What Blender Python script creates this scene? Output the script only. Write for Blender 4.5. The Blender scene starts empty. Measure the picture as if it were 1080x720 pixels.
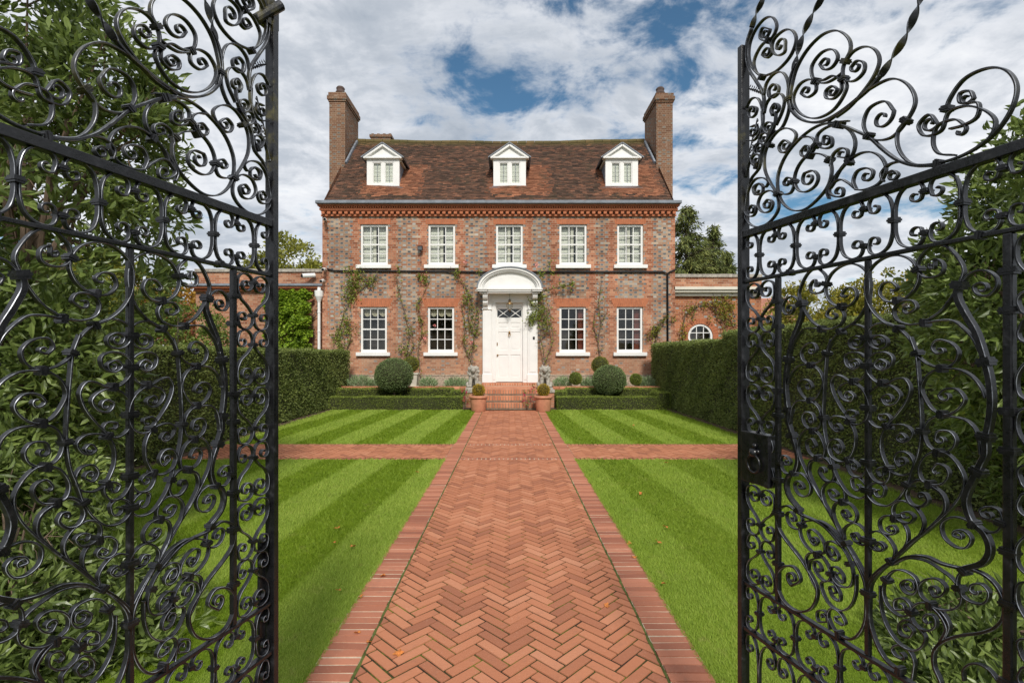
import bpy, bmesh, math, random
import numpy as np
from mathutils import Vector, Matrix
random.seed(7); rng = np.random.default_rng(11)
PI = math.pi
SC = bpy.context.scene
COLL = SC.collection
FPX, CX, HY, EYE = 530.0, 538.0, 373.5, 1.63      # lens and eye height worked out from the paving
def X(px, d): return (px - CX) / FPX * d
def H(py, d): return EYE - (py - HY) / FPX * d

# ------------------------------------------------------------------ objects
def tag(o, label=None, cat=None, group=None, kind=None):
    if label: o['label'] = label
    if cat: o['category'] = cat
    if group: o['group'] = group
    if kind: o['kind'] = kind
    return o
def empty(name, loc=(0, 0, 0), label=None, cat=None, group=None):
    o = bpy.data.objects.new(name, None); COLL.objects.link(o); o.location = loc
    o.empty_display_size = .2
    return tag(o, label, cat, group)
def link(name, me, parent=None, mats=(), smooth=False):
    me.name = name
    for m in mats: me.materials.append(m)
    o = bpy.data.objects.new(name, me); COLL.objects.link(o)
    if parent is not None:
        o.parent = parent
        o.matrix_parent_inverse = Matrix.Translation(wloc(parent)).inverted()
    if smooth: me.shade_smooth()
    else: me.shade_flat()
    return o
def wloc(o):
    v = Vector(o.location)
    if o.parent is None: return v
    return Vector((0, 0, 0)) if o.type == 'MESH' else v
class MB:
    """collects vertices and faces, then links them as one mesh object"""
    def __init__(s): s.v = []; s.f = []; s.mi = []
    def add(s, vs, fs, mi=0):
        b = len(s.v); s.v += [tuple(p) for p in vs]
        s.f += [tuple(b + i for i in f) for f in fs]; s.mi += [mi] * len(fs)
    def box(s, x0, x1, y0, y1, z0, z1, mi=0):
        s.add([(x0,y0,z0),(x1,y0,z0),(x1,y1,z0),(x0,y1,z0),(x0,y0,z1),(x1,y0,z1),(x1,y1,z1),(x0,y1,z1)],
              [(0,3,2,1),(4,5,6,7),(0,1,5,4),(1,2,6,5),(2,3,7,6),(3,0,4,7)], mi)
    def obox(s, c, ax, ay, az, mi=0):
        c, ax, ay, az = map(Vector, (c, ax, ay, az))
        vs = [c + ax*i + ay*j + az*k for k in (-1,1) for (i,j) in ((-1,-1),(1,-1),(1,1),(-1,1))]
        s.add(vs, [(0,3,2,1),(4,5,6,7),(0,1,5,4),(1,2,6,5),(2,3,7,6),(3,0,4,7)], mi)
    def bar(s, a, b, w, t, up=(0,0,1), mi=0):
        a, b = Vector(a), Vector(b); d = (b - a); L = d.length; d.normalize()
        n = d.cross(Vector(up)); 
        if n.length < 1e-4: n = d.cross(Vector((1,0,0)))
        n.normalize(); u = n.cross(d)
        s.obox((a+b)/2, d*L/2, n*w/2, u*t/2, mi)
    def prism(s, poly, y0, y1, mi=0):                      # polygon in x,z drawn out along y
        n = len(poly)
        vs = [(x, y0, z) for x, z in poly] + [(x, y1, z) for x, z in poly]
        fs = [tuple(range(n)), tuple(range(2*n-1, n-1, -1))] + [(i, n+i, n+(i+1) % n, (i+1) % n) for i in range(n)]
        s.add(vs, fs, mi)
    def tube(s, pts, rad, n=8, mi=0, cap=True):
        pts = [Vector(p) for p in pts]; m = len(pts)
        rr = rad if hasattr(rad, '__len__') else [rad]*m
        vs = []; u = None
        for i, p in enumerate(pts):
            t = (pts[min(i+1, m-1)] - pts[max(i-1, 0)]).normalized()
            if u is None: u = t.orthogonal().normalized()
            u = (u - t*u.dot(t))
            u = u.normalized() if u.length > 1e-5 else t.orthogonal().normalized()
            w = t.cross(u)
            for k in range(n):
                a = 2*PI*k/n; vs.append(p + (u*math.cos(a) + w*math.sin(a))*rr[i])
        fs = [(i*n+k, i*n+(k+1) % n, (i+1)*n+(k+1) % n, (i+1)*n+k) for i in range(m-1) for k in range(n)]
        if cap: fs += [tuple(range(n-1, -1, -1)), tuple((m-1)*n+k for k in range(n))]
        s.add(vs, fs, mi)
    def lathe(s, prof, c=(0,0,0), n=24, mi=0, sx=1, sy=1):
        vs = []; m = len(prof)
        for r, z in prof:
            for k in range(n):
                a = 2*PI*k/n; vs.append((c[0]+r*sx*math.cos(a), c[1]+r*sy*math.sin(a), c[2]+z))
        fs = [(i*n+k, i*n+(k+1) % n, (i+1)*n+(k+1) % n, (i+1)*n+k) for i in range(m-1) for k in range(n)]
        fs += [tuple(range(n-1, -1, -1)), tuple((m-1)*n+k for k in range(n))]
        s.add(vs, fs, mi)
    def ball(s, c, r, n=12, m=8, mi=0, scl=(1,1,1), jit=0):
        vs = []; 
        for i in range(m+1):
            th = PI*i/m
            for k in range(n):
                a = 2*PI*k/n; q = 1 + random.uniform(-jit, jit)
                vs.append((c[0]+r*scl[0]*q*math.sin(th)*math.cos(a), c[1]+r*scl[1]*q*math.sin(th)*math.sin(a), c[2]+r*scl[2]*q*math.cos(th)))
        fs = [(i*n+k, (i+1)*n+k, (i+1)*n+(k+1) % n, i*n+(k+1) % n) for i in range(m) for k in range(n)]
        s.add(vs, fs, mi)
    def build(s, name, mats, parent=None, smooth=False, bevel=0):
        me = bpy.data.meshes.new(name); me.from_pydata(s.v, [], s.f); me.update()
        if not isinstance(mats, (list, tuple)): mats = [mats]
        o = link(name, me, parent, mats, smooth)
        if len(mats) > 1: me.polygons.foreach_set('material_index', s.mi)
        if bevel:
            b = o.modifiers.new('bevel', 'BEVEL'); b.width = bevel; b.segments = 2; b.limit_method = 'ANGLE'
        return o
def npmesh(name, V, F, mats, parent=None, mi=None, smooth=False):
    me = bpy.data.meshes.new(name); k = F.shape[1]
    me.vertices.add(len(V)); me.vertices.foreach_set('co', V.astype(np.float32).ravel())
    me.loops.add(F.size); me.loops.foreach_set('vertex_index', F.astype(np.int32).ravel())
    me.polygons.add(len(F)); me.polygons.foreach_set('loop_start', np.arange(0, F.size, k, dtype=np.int32))
    me.polygons.foreach_set('loop_total', np.full(len(F), k, dtype=np.int32))
    if mi is not None: me.polygons.foreach_set('material_index', mi.astype(np.int32))
    me.update(calc_edges=True)
    return link(name, me, parent, mats if isinstance(mats, (list, tuple)) else [mats], smooth)

# ------------------------------------------------------------------ materials
class Nd:
    """a socket with arithmetic"""
    def __init__(s, nt, sk): s.nt = nt; s.sk = sk
    def _m(s, op, *o):
        n = s.nt.nodes.new('ShaderNodeMath'); n.operation = op
        for i, a in enumerate((s,) + o):
            if isinstance(a, Nd): s.nt.links.new(a.sk, n.inputs[i])
            else: n.inputs[i].default_value = a
        return Nd(s.nt, n.outputs[0])
    def __add__(s, o): return s._m('ADD', o)
    __radd__ = __add__
    def __sub__(s, o): return s._m('SUBTRACT', o)
    def __rsub__(s, o): return (s * -1) + o
    def __mul__(s, o): return s._m('MULTIPLY', o)
    __rmul__ = __mul__
    def __truediv__(s, o): return s._m('DIVIDE', o)
    def floor(s): return s._m('FLOOR')
    def frac(s): return s._m('FRACT')
    def abs(s): return s._m('ABSOLUTE')
    def lt(s, o): return s._m('LESS_THAN', o)
    def gt(s, o): return s._m('GREATER_THAN', o)
    def max(s, o): return s._m('MAXIMUM', o)
    def min(s, o): return s._m('MINIMUM', o)
    def mod(s, o): return s._m('FLOORED_MODULO', o)
    def step(s, a, b):
        n = s.nt.nodes.new('ShaderNodeMapRange'); n.interpolation_type = 'SMOOTHSTEP'
        s.nt.links.new(s.sk, n.inputs[0]); n.inputs[1].default_value = a; n.inputs[2].default_value = b
        return Nd(s.nt, n.outputs[0])
class Mat:
    def __init__(s, name, rough=.6, spec=.3):
        s.m = bpy.data.materials.new(name); s.m.use_nodes = True; s.nt = s.m.node_tree
        s.b = s.nt.nodes['Principled BSDF']; s.out = s.nt.nodes['Material Output']
        s.b.inputs['Roughness'].default_value = rough; s.b.inputs['Specular IOR Level'].default_value = spec
    def n(s, t): return s.nt.nodes.new(t)
    def pos(s):
        g = s.n('ShaderNodeNewGeometry'); return Nd(s.nt, g.outputs['Position'])
    def obj(s):
        g = s.n('ShaderNodeTexCoord'); return Nd(s.nt, g.outputs['Object'])
    def sep(s, v):
        n = s.n('ShaderNodeSeparateXYZ'); s.nt.links.new(v.sk, n.inputs[0]); return [Nd(s.nt, o) for o in n.outputs]
    def comb(s, *a):
        n = s.n('ShaderNodeCombineXYZ')
        for i, q in enumerate(a):
            if isinstance(q, Nd): s.nt.links.new(q.sk, n.inputs[i])
            else: n.inputs[i].default_value = q
        return Nd(s.nt, n.outputs[0])
    def noise(s, v, scale, detail=3, rough=.55, dist=0):
        n = s.n('ShaderNodeTexNoise'); 
        if v is not None: s.nt.links.new(v.sk, n.inputs['Vector'])
        n.inputs['Scale'].default_value = scale; n.inputs['Detail'].default_value = detail
        n.inputs['Roughness'].default_value = rough; n.inputs['Distortion'].default_value = dist
        return Nd(s.nt, n.outputs['Fac'])
    def white(s, v):
        n = s.n('ShaderNodeTexWhiteNoise'); s.nt.links.new(v.sk, n.inputs['Vector']); return Nd(s.nt, n.outputs['Value'])
    def island(s):
        g = s.n('ShaderNodeNewGeometry'); return Nd(s.nt, g.outputs['Random Per Island'])
    def ramp(s, f, stops, interp='LINEAR'):
        n = s.n('ShaderNodeValToRGB'); s.nt.links.new(f.sk, n.inputs[0]); cr = n.color_ramp; cr.interpolation = interp
        while len(cr.elements) < len(stops): cr.elements.new(.5)
        for e, (p, c) in zip(cr.elements, stops): e.position = p; e.color = (*c, 1)
        return Nd(s.nt, n.outputs[0])
    def mix(s, f, a, b, mode='MIX'):
        n = s.n('ShaderNodeMix'); n.data_type = 'RGBA'; n.blend_type = mode
        for i, q in ((0, f), (6, a), (7, b)):
            if isinstance(q, Nd): s.nt.links.new(q.sk, n.inputs[i])
            elif i == 0: n.inputs[0].default_value = q
            else: n.inputs[i].default_value = (*q, 1)
        return Nd(s.nt, n.outputs[2])
    def set(s, name, v):
        i = s.b.inputs[name]
        if isinstance(v, Nd): s.nt.links.new(v.sk, i)
        elif hasattr(v, '__len__'): i.default_value = (*v, 1)
        else: i.default_value = v
        return s
    def bump(s, h, strength=.4, dist=.01):
        n = s.n('ShaderNodeBump'); s.nt.links.new(h.sk, n.inputs['Height'])
        n.inputs['Strength'].default_value = strength; n.inputs['Distance'].default_value = dist
        s.nt.links.new(n.outputs[0], s.b.inputs['Normal']); return s

def simple(name, col, rough=.6, var=.15, scale=6, bump=0, bdist=.004, spec=.3, metallic=0):
    m = Mat(name, rough, spec); p = m.pos()
    f = m.noise(p, scale, 4, .6)
    m.set('Base Color', m.ramp(f, [(.3, tuple(c*(1-var) for c in col)), (.7, tuple(min(1, c*(1+var)) for c in col))]))
    m.set('Metallic', metallic)
    if bump: m.bump(m.noise(p, scale*8, 4, .6), bump, bdist)
    return m.m

def foliage(name, dark, mid, light, rough=.5, trans=.25, spec=.35, patch=1.3, tip=None):
    """leaf colour varies leaf by leaf and in patches of growth"""
    m = Mat(name, rough, spec); r = m.island(); p = m.pos()
    big = m.noise(p, patch, 3, .6)
    f = r*.65 + (big-.5)*1.1 + .17
    stops = [(.0, dark), (.45, mid), (.9, light)]
    if tip: stops = stops + [(1.0, tip)]
    col = m.ramp(f, stops)
    m.set('Base Color', col)
    t = m.n('ShaderNodeBsdfTranslucent'); m.nt.links.new(col.sk, t.inputs['Color'])
    mx = m.n('ShaderNodeMixShader'); mx.inputs[0].default_value = trans
    m.nt.links.new(m.b.outputs[0], mx.inputs[1]); m.nt.links.new(t.outputs[0], mx.inputs[2])
    m.nt.links.new(mx.outputs[0], m.out.inputs['Surface'])
    return m.m

def flemish(name, kind='house'):
    """Flemish bond: stretchers and headers with lime joints, laid out in metres"""
    m = Mat(name, .85, .15); p = m.pos(); x, y, z = m.sep(p)
    u = x + y
    wob = (m.noise(p, 1.2, 2) - .5) * .02
    zz = (z + wob) / .075
    row = zz.floor(); fz = zz.frac(); par = row.mod(2.0)
    uu = (u + par*.16875) / .3375; ix = uu.floor(); f = uu.frac()
    head = f.lt(1/3)
    rid = m.white(m.comb(ix*2 + head, row, 3.3)); rid2 = m.white(m.comb(ix*2 + head, row, 7.9))
    jz = fz.lt(.15); jx = f.lt(.035).max((f - 1/3).abs().lt(.018))
    joint = jz.max(jx)
    big = m.noise(p, .55, 4, .6); med = m.noise(p, 3.2, 3, .6); fine = m.noise(p, 45, 2)
    red = m.ramp(rid, [(0, (.24,.085,.045)), (.35, (.37,.14,.078)), (.7, (.45,.19,.11)), (1, (.55,.28,.17))])
    grey = m.ramp(rid2, [(0, (.08,.088,.10)), (.5, (.17,.185,.20)), (.85, (.29,.30,.30)), (1, (.44,.43,.40))])
    brown = m.ramp(rid2, [(0, (.16,.08,.05)), (.5, (.33,.17,.10)), (1, (.50,.30,.19))])
    if kind == 'house':
        zone = None
        for wx0, wx1 in WIN_X:
            c = (wx0+wx1)/2; hw = (wx1-wx0)/2
            d = (x - c).abs() + (rid - .5)*.16
            if abs(c) < .3: q = d.lt(hw + .33)
            else: q = d.lt(hw + .33)
            inner = d.lt(hw + .02)
            q = q - inner
            zone = q if zone is None else zone + q
        zone = zone.max((x + (rid-.5)*.12).lt(HX0 + .20)).max((x + (rid-.5)*.12).gt(HX1 - .16))
        upper = z.gt(2.95)
        high = (z + (med-.5)*1.4).step(1.3, 3.0)                     # fewer grey headers low down
        g = head * (1 - zone) * rid.lt(.30 + .68*high)
        tan = m.ramp(rid2, [(0, (.20,.135,.095)), (.4, (.27,.19,.135)), (.75, (.35,.26,.19)), (1, (.48,.39,.30))])
        base = m.mix((1 - zone) * (.35 + .60*rid2) * (.45 + .55*high), red, tan)
        col = m.mix(g, base, grey)
        col = m.mix((1 - high) * .30, col, (.50,.30,.19))
    elif kind == 'orange':
        g = head * rid2.gt(.80)
        base = m.mix(rid*.9, red, (.52,.20,.085))
        col = m.mix(g, base, grey)
    elif kind == 'parapet':
        col = m.mix(rid2*.75, red, brown)
    elif kind == 'chimney':
        g = head * rid2.gt(.6)
        col = m.mix(rid2*.8, red, brown)
        col = m.mix(g, col, grey)
        col = m.mix(.66, col, (.105,.075,.050))
    mort = m.ramp(med, [(.3, (.36,.28,.21)), (.7, (.55,.46,.37))])
    jm = joint * .8
    if kind == 'chimney': jm = joint * .55
    col = m.mix(jm, col, mort)
    dirt = m.ramp(big, [(.35, (.66,.64,.60)), (.65, (1.12,1.08,1.02))])
    col = m.mix(.6, col, dirt, 'MULTIPLY')
    pale = m.noise(p, 1.7, 5, .7).step(.60, .74)
    col = m.mix(pale*.45, col, (.48,.43,.36))
    m.set('Base Color', col)
    m.bump((1 - joint)*.8 + fine*.4 + rid*.3, .5, .01)
    return m.m
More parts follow.
